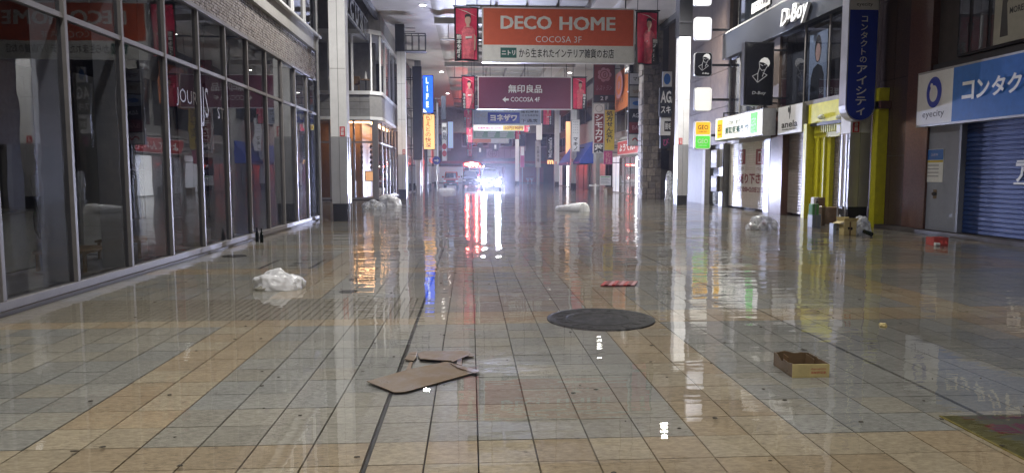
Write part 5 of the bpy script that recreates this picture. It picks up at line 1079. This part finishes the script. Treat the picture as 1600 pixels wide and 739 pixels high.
def car(label, cx, cy, m, wdt=1.76, hgt=1.85, face=-1, head=True, name='car', bar=None):
    """face -1: nose towards the camera"""
    t = thing(name, label, 'car', (cx, cy, -.05)); s = face; L = 4.5; hw = wdt/2
    def Y(v): return cy+s*(-v)        # v = 0 at the nose, L at the tail
    def sec(prof, w0, w1, m_, nm):
        B = MB(); n = len(prof); vs = []
        for sg in (-1, 1):
            for (v, z) in prof:
                k = (z-.3)/(hgt-.3); ww = hw*(w0+(w1-w0)*max(0, k)); vs.append((cx+sg*ww, Y(v), z))
        fs = [tuple(range(n)), tuple(range(2*n-1, n-1, -1))]+[(i, n+i, n+(i+1) % n, (i+1) % n) for i in range(n)]
        B.add(vs, fs); return B.build(nm, m_, t, bevel=.04)
    sec([(0, .3), (0, .72), (.12, .95), (1.05, 1.08), (4.35, 1.1), (4.5, .9), (4.5, .3)], 1, 1, m, 'body')
    sec([(1.0, 1.085), (1.75, hgt-.08), (2.1, hgt), (4.0, hgt), (4.38, 1.105)], 1, .84, m, 'cabin')
    ws = [(-.86, 1.1), (.86, 1.1), (.72, hgt-.12), (-.72, hgt-.12)]
    B = MB(); B.add([(cx+hw*x*.96, Y(1.02+.72*((z-1.085)/(hgt-1.165))-.025), z) for x, z in ws], [(0, 1, 2, 3)]); B.build('windscreen', 'car_glass', t)
    for sg in (-1, 1):
        f = lambda z: hw*(1-.16*(z-.3)/(hgt-.3))+.006
        B = MB(); B.add([(cx+sg*f(z), Y(v), z) for v, z in ((1.35, 1.16), (4.1, 1.16), (3.9, hgt-.14), (2.0, hgt-.14))], [(0, 1, 2, 3)]); B.build('side_window', 'car_glass', t)
        o = box('mirror', m, t, cx+sg*hw, Y(1.35)-.08, 1.1, cx+sg*(hw+.2), Y(1.35)+.08, 1.27, .03)
        if head: MB().prism([(cx+sg*.62+.22*math.cos(i*.4488), Y(-.025), .80+.16*math.sin(i*.4488)) for i in range(14)], (0, 1, 0), s*-.02*-1).build('headlight', 'headlight', t)
        else: box('headlight', 'lit_white_dim', t, cx+sg*.5, Y(-.012), .68, cx+sg*.82, Y(.0), .86)
        for v in (.85, 3.65):
            w_ = MB().tube((cx+sg*(hw-.2), Y(v), .31), (cx+sg*(hw+.01), Y(v), .31), .33, 20).build('wheel', 'rubber', t); MB().tube((cx+sg*(hw+.011), Y(v), .31), (cx+sg*(hw+.02), Y(v), .31), .2, 14).build('rim', 'steel_dull', w_)
    box('grille', 'black', t, cx-.42, Y(-.014), .62, cx+.42, Y(.0), .82); box('bumper', 'dark_frame', t, cx-hw+.06, Y(-.07), .3, cx+hw-.06, Y(-.001), .56, .03); box('number_plate', 'white_letter', t, cx-.17, Y(-.085), .42, cx+.17, Y(-.072), .54)
    if bar: box('light_bar', bar, t, cx-.5, Y(2.45), hgt+.001, cx+.5, Y(2.2), hgt+.13, .02)
    if head:
        for sg in (-1, 1):
            ld = bpy.data.lights.new('beam', 'SPOT'); ld.energy = 24000; ld.spot_size = R(80); ld.spot_blend = .9; ld.color = (.60, .66, 1.); ld.shadow_soft_size = .1
            lo = bpy.data.objects.new('beam', ld); col.objects.link(lo); lo.parent = t; lo.location = (sg*.62, s*.06, .83); lo.rotation_euler = (R(90-1.5), 0, R(180) if s < 0 else 0)
    return t
a = P(767, 285, 1, 62.); car('oncoming dark car with blazing headlights in the flooded street', a.x, 62., 'car_paint', bar='dark_frame')
a = P(735, 280, 1, 80.); car('dark blue car standing behind the oncoming car, left', a.x, 80., 'car_dark', 1.8, 1.9, head=False)
# fire engine with red beacons at the far end
a = P(737, 270, 1, 100.); fx_, fy_ = a.x, 101.; t = thing('fire_engine', 'red fire engine with glowing beacons at the far end of the street', 'fire engine', (fx_, fy_, -.05))
box('body', 'truck_red', t, fx_-1.2, fy_+1.6, .5, fx_+1.2, fy_+7, 3.0, .05); box('cab', 'truck_red', t, fx_-1.2, fy_, .5, fx_+1.2, fy_+1.59, 2.7, .08); box('windscreen', 'car_glass', t, fx_-1.05, fy_-.012, 1.5, fx_+1.05, fy_-.001, 2.4); box('bumper', 'white_panel', t, fx_-1.22, fy_-.15, .4, fx_+1.22, fy_-.013, .75)
for sg in (-1, 1):
    for v in (1.0, 5.6):
        w_ = MB().tube((fx_+sg*.9, fy_+v, .45), (fx_+sg*1.21, fy_+v, .45), .48, 18).build('wheel', 'rubber', t); MB().tube((fx_+sg*1.211, fy_+v, .45), (fx_+sg*1.22, fy_+v, .45), .28, 12).build('rim', 'steel_dull', w_)
    box('headlight', 'beacon_white', t, fx_+sg*.6, fy_-.17, .85, fx_+sg*1.0, fy_-.151, 1.05)
box('beacon', 'beacon_red', t, fx_-1.0, fy_+.4, 2.701, fx_-.3, fy_+.7, 3.0, .04); box('beacon', 'beacon_red', t, fx_+.3, fy_+.4, 2.701, fx_+1.0, fy_+.7, 3.0, .04); box('sign_lamp', 'beacon_white', t, fx_-.25, fy_+.4, 2.701, fx_+.25, fy_+.6, 2.85)
for sg in (-.65, .65):
    ld = bpy.data.lights.new('beacon_glow', 'POINT'); ld.energy = 900; ld.color = (1, .1, .08); ld.shadow_soft_size = .2; lo = bpy.data.objects.new('beacon_glow', ld); col.objects.link(lo); lo.parent = t; lo.location = (sg, .2, 3.2)
box('ladder', 'steel', t, fx_-.3, fy_+1.4, 3.05, fx_+.3, fy_+7, 3.25)
# road works barrier with a row of little lamps
a, b = P(733, 260, 1, 90.), P(756, 260, 1, 90.); t = thing('lamp_barrier', 'row of small warning lamps on a rail behind the cars', 'barrier', ((a.x+b.x)/2, 90, -.05)); box('rail', 'white_panel', t, a.x, 90, a.z-.25, b.x, 90.06, a.z-.1)
for k in range(5):
    x = a.x+(b.x-a.x)*k/4; MB().lathe((x, 90.03, a.z-.1), [(.07, 0), (.09, .08), (.06, .18)], 10).build('warning_lamp', 'beacon_red' if k % 2 else 'beacon_white', t)
for x in (a.x+.05, b.x-.05): box('leg', 'steel_dull', t, x-.03, 90.0, -.05, x+.03, 90.06, a.z-.251)
# red tail-lit small van on the left
a = P(722, 286, 1, 72.); car('small parked car with dim lamps left of the oncoming car', a.x-1.2, 74., 'truck_red', 1.5, 1.75, head=False)
# parked bicycles far right
for i, px in enumerate((825, 831)):
    a = P(px, 287, 1, 84.+i*1.5); cx, cy = a.x, 84.+i*1.5; t = thing('bicycle', 'parked bicycle by the far right shop fronts, %s one' % ('left' if i == 0 else 'right'), 'bicycle', (cx, cy, -.05), 'bicycles parked far right')
    for sg in (-.52, .52):
        B = MB(); n = 24
        for k in range(n):
            a0, a1 = 2*math.pi*k/n, 2*math.pi*(k+1)/n; B.tube((cx+.04*sg, cy+sg+.32*math.cos(a0), .3+.32*math.sin(a0)), (cx+.04*sg, cy+sg+.32*math.cos(a1), .3+.32*math.sin(a1)), .018, 5)
        B.build('wheel', 'rubber', t)
    B = MB()
    for p, q in (((0, .52, .3), (0, .38, .85)), ((0, .4, .75), (0, -.1, .35)), ((0, -.1, .35), (0, -.52, .3)), ((0, -.1, .35), (0, -.2, .9)), ((0, -.18, .8), (0, -.52, .3))): B.tube((cx, cy+p[1], p[2]), (cx, cy+q[1], q[2]), .02, 6)
    B.build('frame', 'white_panel', t); box('saddle', 'black', t, cx-.07, cy-.33, .9, cx+.07, cy-.08, .96, .02); MB().tube((cx-.27, cy+.33, 1.0), (cx+.27, cy+.33, 1.0), .015, 6).build('handlebar', 'steel', t); MB().tube((cx, cy+.38, .84), (cx, cy+.34, 1.0), .015, 6).build('stem', 'steel', t); box('basket', 'steel_dull', t, cx-.17, cy+.4, .78, cx+.17, cy+.66, 1.0)

# ------------------------------------------------------------------ things floating and standing in the water
def blob(cx, cy, rx, ry, h, seed, m, parent, name='bag', rough=.16, freq=3.2, z0=-.012, rot=0., peak=(0, 0)):
    bm = bmesh.new(); bmesh.ops.create_icosphere(bm, subdivisions=5, radius=1); B = MB(); B.smooth = True; off = Vector((seed*7.3, seed*3.1, seed))
    idx = {}; c, s_ = math.cos(rot), math.sin(rot)
    for i, v in enumerate(bm.verts):
        p = v.co.copy(); n = p.normalized(); k = 1+rough*(noise.noise(n*1.6+off)*1.3); f = 1-abs(noise.noise(n*freq+off)); f2 = 1-abs(noise.noise(n*freq*2.3+off*2)); k += rough*(.8*(f-.75)+.42*(f2-.75))
        p = n*k; z = p.z
        if z > 0: z = z**.85; p.x += peak[0]*z; p.y += peak[1]*z
        x, y = p.x*rx, p.y*ry; B.v.append(Vector((cx+x*c-y*s_, cy+x*s_+y*c, max(z0, z*h)))); 
    bm.verts.index_update(); B.f = [tuple(v.index for v in f.verts) for f in bm.faces]; bm.free(); return B.build(name, m, parent)
g = G(433, 452); t = thing('white_rubbish_bag', 'big white rubbish bag lying in the water near the glass front', 'bag', (g.x, g.y+.15, -.01))
blob(g.x, g.y+.15, .30, .22, .235, 1, 'white_plastic', t, 'bag', .22, 2.6, peak=(-.18, .1)); blob(g.x-.16, g.y-.01, .12, .05, .05, 2, 'cream', t, 'contents', .2); blob(g.x+.20, g.y+.1, .11, .12, .13, 5, 'white_plastic', t, 'tied_end', .3, 4)
B = MB(); B.smooth = True
for k in range(5): B.tube((g.x-.10+.03*k, g.y+.1, .17-.008*k), (g.x+.0+.03*k, g.y-.06-.01*k, .14-.015*k), .012, 6, .004)
B.build('crease', 'pink_letter', t) if False else None
def clearbag(label, px, py, rx, ry, h, seed, inner=('card_light', 'red', 'white_plastic', 'green_plastic')):
    g = G(px, py); cy = g.y+ry*.8; t = thing('clear_rubbish_bag', label, 'bag', (g.x, cy, -.01)); blob(g.x, cy, rx, ry, h, seed, 'clear_plastic', t, 'film', .25, 3.)
    for k in range(7):
        m = inner[k % len(inner)]; x = g.x+random.uniform(-.6, .6)*rx; y = cy+random.uniform(-.5, .5)*ry; z = random.uniform(.02, .5)*h; d = Vector((random.uniform(-1, 1), random.uniform(-1, 1), random.uniform(-.4, .6))).normalized()*rx*.22
        MB().tube((x, y, z), Vector((x, y, z))+d, rx*.13, 8, rx*.09).build('contents', m, t)
    return t
clearbag('clear plastic rubbish bag floating alone in mid street right', 1195, 359, .40, .3, .33, 3)
clearbag('clear rubbish bag with dark bottle beside the tan carton', 1352, 367, .24, .22, .42, 4, ('white_plastic', 'paper_white', 'blue_bright'))
g = G(1360, 369); t = thing('dark_bottle_end', 'dark round bottle end poking out by the clear bag', 'bottle', (g.x, g.y-.05, 0)); MB().tube((g.x, g.y-.05, .05), (g.x-.05, g.y+.2, .1), .055, 14, .05).build('body', 'bottle_glass', t)
t = clearbag('small clear rubbish bag with yellow scraps near the corner shop', 581, 327, .5, .35, .38, 6, ('card_light', 'yellow', 'paper_white'))
g = G(608, 321); t = thing('white_mound_bag', 'white plastic bag mound at the foot of the corner shop post', 'bag', (g.x, g.y+.3, -.01)); blob(g.x, g.y+.3, .52, .38, .48, 8, 'white_plastic', t, 'bag', .22, 3); blob(g.x-.42, g.y+.1, .16, .12, .14, 9, 'white_plastic', t, 'tail', .3)
g = G(907, 331); t = thing('floating_white_roll', 'white floating roll with open end in the middle distance', 'roll', (g.x, g.y, -.01))
B = MB(); B.smooth = True; A = Vector((g.x+.12, g.y+.2, .14)); E_ = Vector((g.x-.75, g.y+1.3, .02)); B.tube(A, E_, .23, 18, .16); B.build('roll', 'white_plastic', t); blob(g.x+.16, g.y+.15, .22, .16, .36, 11, 'paper_white', t, 'open_end', .12)
g = G(698, 297); t = thing('floating_white_sack', 'small pale sack floating far left beyond the pillars', 'bag', (g.x, g.y, -.01)); blob(g.x, g.y, .8, .4, .2, 12, 'white_plastic', t, 'sack', .2)
# bottles by the sill
for i, px in enumerate((402, 409)):
    g = G(px, 377+i); t = thing('dark_bottle', 'dark glass bottle standing by the glass front sill, %s one' % ('left' if i == 0 else 'right'), 'bottle', (g.x, g.y, -.014), 'bottles by the sill')
    B = MB(); B.smooth = True; B.lathe((g.x, g.y, -.014), [(.036, 0), (.038, .02), (.038, .17), (.03, .21), (.015, .245), (.014, .3)], 16); B.build('body', 'bottle_glass', t); B = MB(); B.lathe((g.x, g.y, .287), [(.0165, 0), (.0165, .02)], 12); B.build('cap', 'black', t)
# flattened cardboard
t = thing('flattened_carton', 'flattened wet cardboard carton lying across the dark drain line', 'cardboard', tuple(G(660, 590)))
def sheet(pts, m, nm, z=.003, th=.0045, lift=None):
    v = [G(px, py, z) for px, py in pts]
    if lift:
        for i, q in lift.items(): v[i] = v[i]+Vector((0, 0, q))
    return MB().prism(v, (0, 0, 1), th).build(nm, m, t, bevel=.0015)
sheet([(573, 596), (616, 613.5), (634, 612.5), (748, 580.5), (730, 574.5), (698, 565), (640, 577)], 'card', 'panel', .004)
sheet([(700, 566), (748, 578.5), (749, 581), (741, 583), (716, 575)], 'card', 'fold_strip', .012, .003)
sheet([(632, 561.5), (640, 551), (652, 549.5), (650, 560), (646, 564.5)], 'card', 'flap', .004, .006); sheet([(652, 553), (662, 549.3), (733, 548.6), (734, 553.5), (706, 564), (690, 563.5), (656, 561)], 'card', 'flap', .012, .006)
sheet([(640, 565), (645, 565.5), (642, 576.5), (634, 578)], 'card_wet', 'strip', .002, .003); sheet([(714, 563), (722, 559), (722, 571), (714, 569)], 'card_wet', 'strip', .002, .003); sheet([(722, 557), (734, 551), (741, 557), (728, 558)], 'card', 'torn_edge', .004, .006)
sheet([(705, 564), (732, 553), (733, 554.5), (707, 565.5)], 'card_wet', 'crease', .019, .003)
sheet([(641, 552), (651, 551), (651, 553), (642, 553.5)], 'card_wet', 'torn_edge', .0105, .002)
# open cardboard tray
fl, fr = G(1238, 590, -.012), G(1297.5, 590, -.012); W_ = fr.x-fl.x; th = -.1; hz = .102; Ln = .36; x0, y0_ = fl.x, fl.y
t = thing('cardboard_tray', 'open yellowish cardboard tray with red print at the right', 'box', (x0+W_/2, y0_+Ln/2, -.012))
def T(u, v, z): return Vector((x0+u*W_+v*.012, y0_+v*Ln, -.012+z))
def wall(u0, v0, u1, v1, tops, m, nm, n):
    k = len(tops); pts = [T(u0, v0, 0), T(u1, v1, 0)]+[T(u0+(u1-u0)*tt, v0+(v1-v0)*tt, z) for tt, z in tops]; return MB().prism(pts, n, .006).build(nm, m, t, bevel=.001)
wall(0, 0, 1, 0, [(1, hz*.96), (.9, hz), (.6, hz*.985), (.3, hz*1.01), (.12, hz), (0, hz)], 'card_light', 'front_wall', (0, 1, 0))  # paler card than the other walls: light falling on the front is in the colour
wall(0, 1, 1, 1, [(1, hz*.93), (.75, hz), (.7, hz*.95), (.55, hz*.95), (.5, hz), (.3, hz*1.13), (.1, hz*1.02), (0, hz)], 'card', 'back_wall', (0, -1, 0))
wall(0, .02, 0, .98, [(1, hz*1.06), (.8, hz*1.02), (.7, hz*.85), (.6, hz*.72), (.52, hz*.75), (.5, hz*.98), (.3, hz*.9), (.1, hz), (0, hz*1.02)], 'card', 'side_wall', (1, 0, 0))
wall(1, .02, 1, .98, [(1, hz*.95), (.6, hz), (.5, hz*.88), (.4, hz*.98), (0, hz*.98)], 'card', 'side_wall', (-1, 0, 0))
MB().prism([T(.02, .02, .002), T(.98, .02, .002), T(.98, .98, .002), T(.02, .98, .002)], (0, 0, 1), .004).build('bottom', 'card_wet', t)
MB().prism([T(.26, .72, .01), T(.26, .97, .01), T(.26, .97, hz*.9), T(.26, .72, hz*.85)], (1, 0, 0), .005).build('inner_flap', 'card_wet', t); MB().prism([T(.9, .55, .01), T(.9, .97, .01), T(.9, .97, hz*.9), T(.9, .55, hz*.8)], (1, 0, 0), .005).build('inner_flap', 'card', t)
c = (T(.70, 0, .05)+T(.70, 0, .05))/2; text('国産野菜便', t, 'tag_red', c+Vector((0, -.0012, -.012)), *FY, W_*.40, .02, .0, .0008); text('FRESH FARM BOX', t, 'tag_red', c+Vector((0, -.0012, .014)), *FY, W_*.40, .012, .0, .0008)
# striped packet, floating tan box, crumpled scraps
a, b = G(937, 446), G(988, 444); t = thing('striped_packet', 'flat red and cream striped packet floating in mid street', 'packet', ((a.x+b.x)/2, a.y, 0))
for i in range(9):
    u0, u1 = i/9, (i+1)/9; w_ = b.x-a.x; MB().prism([(a.x+w_*u0+.1*0, a.y-.05, .004), (a.x+w_*u1-.004, a.y-.05, .004), (a.x+w_*u1+.12, a.y+.28, .006), (a.x+w_*u0+.12, a.y+.28, .006)], (0, 0, 1), .008+.006*(i % 2)).build('stripe', ('red', 'red_dark', 'pink_letter')[i % 3], t)
g = G(1380, 509); t = thing('crumpled_wrapper', 'tiny crumpled pale wrapper on the grey paving at right', 'wrapper', (g.x, g.y, -.01)); blob(g.x, g.y, .035, .03, .03, 21, 'card_light', t, 'wrapper', .4, 4)
# manhole cover, small covers, hatch slots
c = (G(855, 497)+G(1022, 497))/2; rr_ = .56
t = thing('manhole_cover', 'large dark round iron manhole cover just above the water in mid street', 'manhole cover', (c.x, c.y, -.03)); B = MB(); B.lathe((c.x, c.y, -.03), [(rr_, 0), (rr_, .0305), (rr_-.03, .0325), (rr_-.06, .0325), (rr_-.07, .0312), (.36, .0312), (.35, .0335), (.29, .0335), (.28, .0312), (.0, .0312)], 56); B.build('plate', 'iron', t)
for k in range(16):
    a_ = k*math.pi/8; MB().prism([(c.x+r_*math.cos(a_+da), c.y+r_*math.sin(a_+da), .0013) for r_, da in ((.40, -.05), (.47, -.05), (.47, .05), (.40, .05))], (0, 0, 1), .0022).build('stud', 'iron', t)
for i, (px, py, rx_, l) in enumerate(((567, 435, .2, 'dark round floor cover nearer the tall reflection, larger'), (544, 454, .12, 'small dark round floor cover below the larger one'), (366, 399, .22, 'dark round floor cover close to the glass front'))):
    g = G(px, py); t = thing('floor_cover', l, 'floor cover', (g.x, g.y, -.02), 'small round floor covers'); MB().lathe((g.x, g.y, -.02), [(rx_, 0), (rx_, .01), (rx_-.02, .012), (rx_-.025, .009), (0, .009)], 28).build('plate', 'iron', t)
g0_, g1_ = G(425, 419), G(508, 405); t = thing('floor_hatch', 'rectangular floor hatch with two dark slots near the glass front', 'hatch', ((g0_.x+g1_.x)/2, (g0_.y+g1_.y)/2, -.02))
ya, yb_ = 11.5, 12.7; box('slot', 'slit', t, -3.42, ya, -.02, -3.36, yb_, -.0125); box('slot', 'slit', t, -2.62, ya, -.02, -2.56, yb_, -.0125); box('rim', 'silt', t, -3.359, ya, -.02, -2.621, ya+.015, -.0125); box('rim', 'silt', t, -3.359, yb_-.015, -.02, -2.621, yb_, -.0125)
for yy in (11.9, 12.2): MB().lathe((-2.95, yy, -.02), [(.08, 0), (.08, .008), (0, .008)], 14).build('grip', 'iron', t)
# green printed sheet on the floor
p0 = G(1470, 649, -.009); t = thing('floor_notice', 'mossy yellow-green floor notice with dark red characters at bottom right', 'floor notice', (p0.x+.5, p0.y-.3, -.012))
x0, yT = p0.x, p0.y; box('sheet', 'sheet_green', t, x0, yT-1.05, -.0128, x0+1.15, yT, -.0095); box('edge', 'edge_dull', t, x0-.012, yT-1.05, -.0128, x0-.0005, yT, -.007)
for s_, u, v, w_ in (('ここは歩行者専用', .5, .055, .8), ('自転車', .42, .24, .55), ('押歩', .40, .46, .36), ('通行', .78, .46, .3), ('回しり', .5, .70, .6)): text(s_, t, 'print_red', (x0+u, yT-v, -.0095), (1, 0, 0), (0, 1, 0), w_, .055 if v < .1 else .17, .02, .001)
box('blue_mark', 'navy_dark', t, x0+.62, yT-.2, -.0094, x0+1.0, yT-.13, -.0085)
# wet leaf and dirt scraps over the near paving
B = MB()
for i in range(170):
    x = random.uniform(-4.5, 7); y = 3.3+random.random()**1.6*9; n = random.randint(4, 6); r_ = random.uniform(.006, .026)*(1.3 if i < 12 else .8); a0 = random.random()*6; st = random.uniform(.35, 1.)
    B.prism([(x+r_*math.cos(a0+k*2*math.pi/n)*random.uniform(.7, 1.2), y+st*r_*math.sin(a0+k*2*math.pi/n)*random.uniform(.7, 1.2), .0012) for k in range(n)], (0, 0, 1), .003)
o = B.build('leaf_litter', 'silt'); o['kind'] = 'stuff'; o['label'] = 'scattered wet leaf and dirt scraps on the paving'; o['category'] = 'litter'

# heap of cartons by the yellow shop
def carton(label, px, py, w_, d_, h_, m, rot=0., z=-.014, flaps=False, mark=None, name='carton', dy=0.):
    g = G(px, py, max(z, 0)); g.y += dy; t = thing(name, label, 'box', (0, 0, 0)); hw, hd = w_/2, d_/2
    B = box('body', m, t, -hw, 0, 0, hw, d_, h_, .006); box('tape', 'card_wet' if m.startswith('card') else 'steel_dull', t, -.02, -.0015, h_*.0+.004, .02, -.0002, h_*.995)
    if flaps:
        MB().prism([(-hw, 0, h_), (hw, 0, h_), (hw+.02, -.06, h_+.09), (-hw-.02, -.06, h_+.09)], (0, 1, .3), .005).build('flap', m, t); MB().prism([(-hw, d_, h_), (hw, d_, h_), (hw, d_+.05, h_+.1), (-hw, d_+.05, h_+.1)], (0, -1, .2), .005).build('flap', m, t)
        MB().prism([(-hw, .01, h_), (-hw, d_-.01, h_), (-hw-.13, d_-.01, h_-.05), (-hw-.13, .01, h_-.05)], (0, 0, 1), .005).build('flap', m, t)
    if mark: text(mark, t, 'black_letter', (0, -.0015, h_*.5), *FY, w_*.45, h_*.28, .01, .001)
    t.location = (g.x, g.y, z); t.rotation_euler = (0, 0, rot); return t
carton('tan carton with open flaps in the middle of the heap', 1328, 367, .33, .3, .34, 'card_light', .05, flaps=True, mark='▼◆')
carton('small blue-white carton left of the tan carton', 1308, 366, .2, .22, .28, 'pale_blue', -.05, mark='水')
carton('grey bin at the foot of the yellow post', 1275.5, 355, .25, .28, .38, 'panel_bluegrey', .0, name='grey_bin')
carton('narrow tan carton leaning right of the grey bin', 1286, 352, .12, .25, .55, 'card', .2)
carton('big dark wet carton behind the heap', 1300, 349, .75, .4, .5, 'card_wet', .1)
carton('white carton with green mark on top of the heap', 1282.5, 322.5, .21, .2, .27, 'paper_white', .0, z=.5, mark='▲', dy=.25)
carton('dull cardboard carton beside the white one on the heap', 1291.5, 322.5, .2, .2, .26, 'card', .0, z=.505, dy=.3)
carton('yellow-green carton under the white one', 1284.5, 336, .16, .2, .30, 'yellow_paint', .0, z=.2, dy=-.12)
carton('white and green bag-shaped carton on the grey bin', 1275.5, 336, .2, .18, .3, 'green_plastic', .1, z=.368, name='drink_pack', dy=.05)
g = G(1315, 350); t = thing('striped_bag', 'white and green striped shopping bag behind the tan carton', 'bag', (g.x, g.y, -.01)); blob(g.x, g.y-.3, .3, .2, .48, 31, 'paper_white', t, 'bag', .15); blob(g.x+.12, g.y-.34, .2, .18, .5, 32, 'green_dark', t, 'green_panel', .12)
g = G(1298, 352); t = thing('cardboard_flap', 'torn tan cardboard flap lying by the heap', 'cardboard', (g.x, g.y-.5, 0)); MB().prism([(g.x-.12, g.y-.6, .01), (g.x+.2, g.y-.6, .01), (g.x+.1, g.y-.4, .14)], (0, 1, 0), .01).build('flap', 'card', t)
# red crate
g = G(1470.5, 383); t = thing('red_crate', 'small red perforated plastic crate in the water before the granite front', 'crate', (g.x, g.y, -.01)); w_ = .31
for i in range(4): box('front_post', 'crate_red', t, g.x-w_/2+i*w_/3-.018*(i > 0)-.0, g.y, -.01, g.x-w_/2+i*w_/3+.018*(i < 3)+.0, g.y+.02, .15)
box('front_rim', 'crate_red', t, g.x-w_/2, g.y-.003, .1, g.x+w_/2, g.y+.022, .16); box('front_foot', 'crate_red', t, g.x-w_/2, g.y-.003, -.01, g.x+w_/2, g.y+.022, .03)
box('side', 'crate_red', t, g.x-w_/2, g.y+.0225, -.01, g.x-w_/2+.02, g.y+.28, .155); box('side', 'crate_red', t, g.x+w_/2-.02, g.y+.0225, -.01, g.x+w_/2, g.y+.28, .155); box('back', 'crate_red', t, g.x-w_/2+.0205, g.y+.26, -.01, g.x+w_/2-.0205, g.y+.28, .155)
g = G(1462, 384); t = thing('white_cup', 'white crumpled cup lying against the red crate', 'cup', (g.x, g.y, 0)); MB().tube((g.x-.05, g.y-.04, .04), (g.x+.05, g.y-.05, .035), .038, 12, .03).build('cup', 'paper_white', t)
# clutter at the drug store
carton('tan cartons in front of the pharmacy window, left one', 953, 303, .55, .4, .42, 'card', .5, flaps=True); carton('tan carton before the bright shop window', 978, 301, .5, .4, .4, 'card_light', 0., flaps=True); carton('grey bin at the stone corner by the bright window', 992, 304, .42, .4, .62, 'panel_bluegrey', 0, name='grey_bin')
q = P(946, 300, 2, 0); t = thing('white_notice_stand', 'white notice stand before the pharmacy', 'notice stand', (q.x, q.y+.2, -.02)); box('board', 'paper_white', t, q.x-.45, q.y+.2, .55, q.x+.5, q.y+.24, 1.35); box('leg', 'steel_dull', t, q.x-.4, q.y+.21, -.02, q.x-.36, q.y+.235, .549); box('leg', 'steel_dull', t, q.x+.41, q.y+.21, -.02, q.x+.45, q.y+.235, .549)
for i in range(5): box('text_line', 'green' if i == 0 else 'grey_letter', t, q.x-.35, q.y+.194, 1.22-i*.13, q.x+.38-.1*(i % 2), q.y+.199, 1.27-i*.13)
q = G(930, 304); t = thing('white_bollard', 'pale short bollard with crossbar by the blue awning', 'bollard', (q.x, q.y, -.05)); MB().tube((q.x, q.y, -.05), (q.x, q.y, .8), .06, 12).build('post', 'white_panel', t); box('crossbar', 'white_panel', t, q.x-.45, q.y-.03, .62, q.x+.3, q.y+.03, .7)
q = G(1045, 312); t = thing('wrapped_stand', 'upright stand wrapped in clear plastic by the white pillar', 'stand', (q.x, q.y, -.05)); B = MB(); B.smooth = True; B.lathe((q.x, q.y, -.05), [(.3, 0), (.22, .15), (.2, .6), (.22, 1.1), (.19, 1.5), (.1, 1.72)], 14); B.build('film', 'clear_plastic', t); MB().tube((q.x, q.y, -.05), (q.x, q.y, 1.6), .04, 8).build('pole', 'steel_dull', t); box('panel', 'pale_blue', t, q.x-.12, q.y-.02, .6, q.x+.12, q.y+.02, 1.45)

# ------------------------------------------------------------------ added haze volume, stands in for veiling glare at the far end
if HAZE:
    hz_o = MB().box(-62, -16, -1.1, 62, 162, 24).build('haze', None); hz_o['kind'] = 'stuff'
    m = bpy.data.materials.new('haze'); m.use_nodes = True; n = m.node_tree.nodes; n.remove(n['Principled BSDF']); pv = n.new('ShaderNodeVolumePrincipled')
    pv.inputs['Color'].default_value = (.82, .84, 1., 1); pv.inputs['Density'].default_value = HAZE; pv.inputs['Anisotropy'].default_value = .8
    m.node_tree.links.new(pv.outputs[0], n['Material Output'].inputs['Volume']); hz_o.data.materials.append(m)

bpy.data.scenes.remove(TS2)
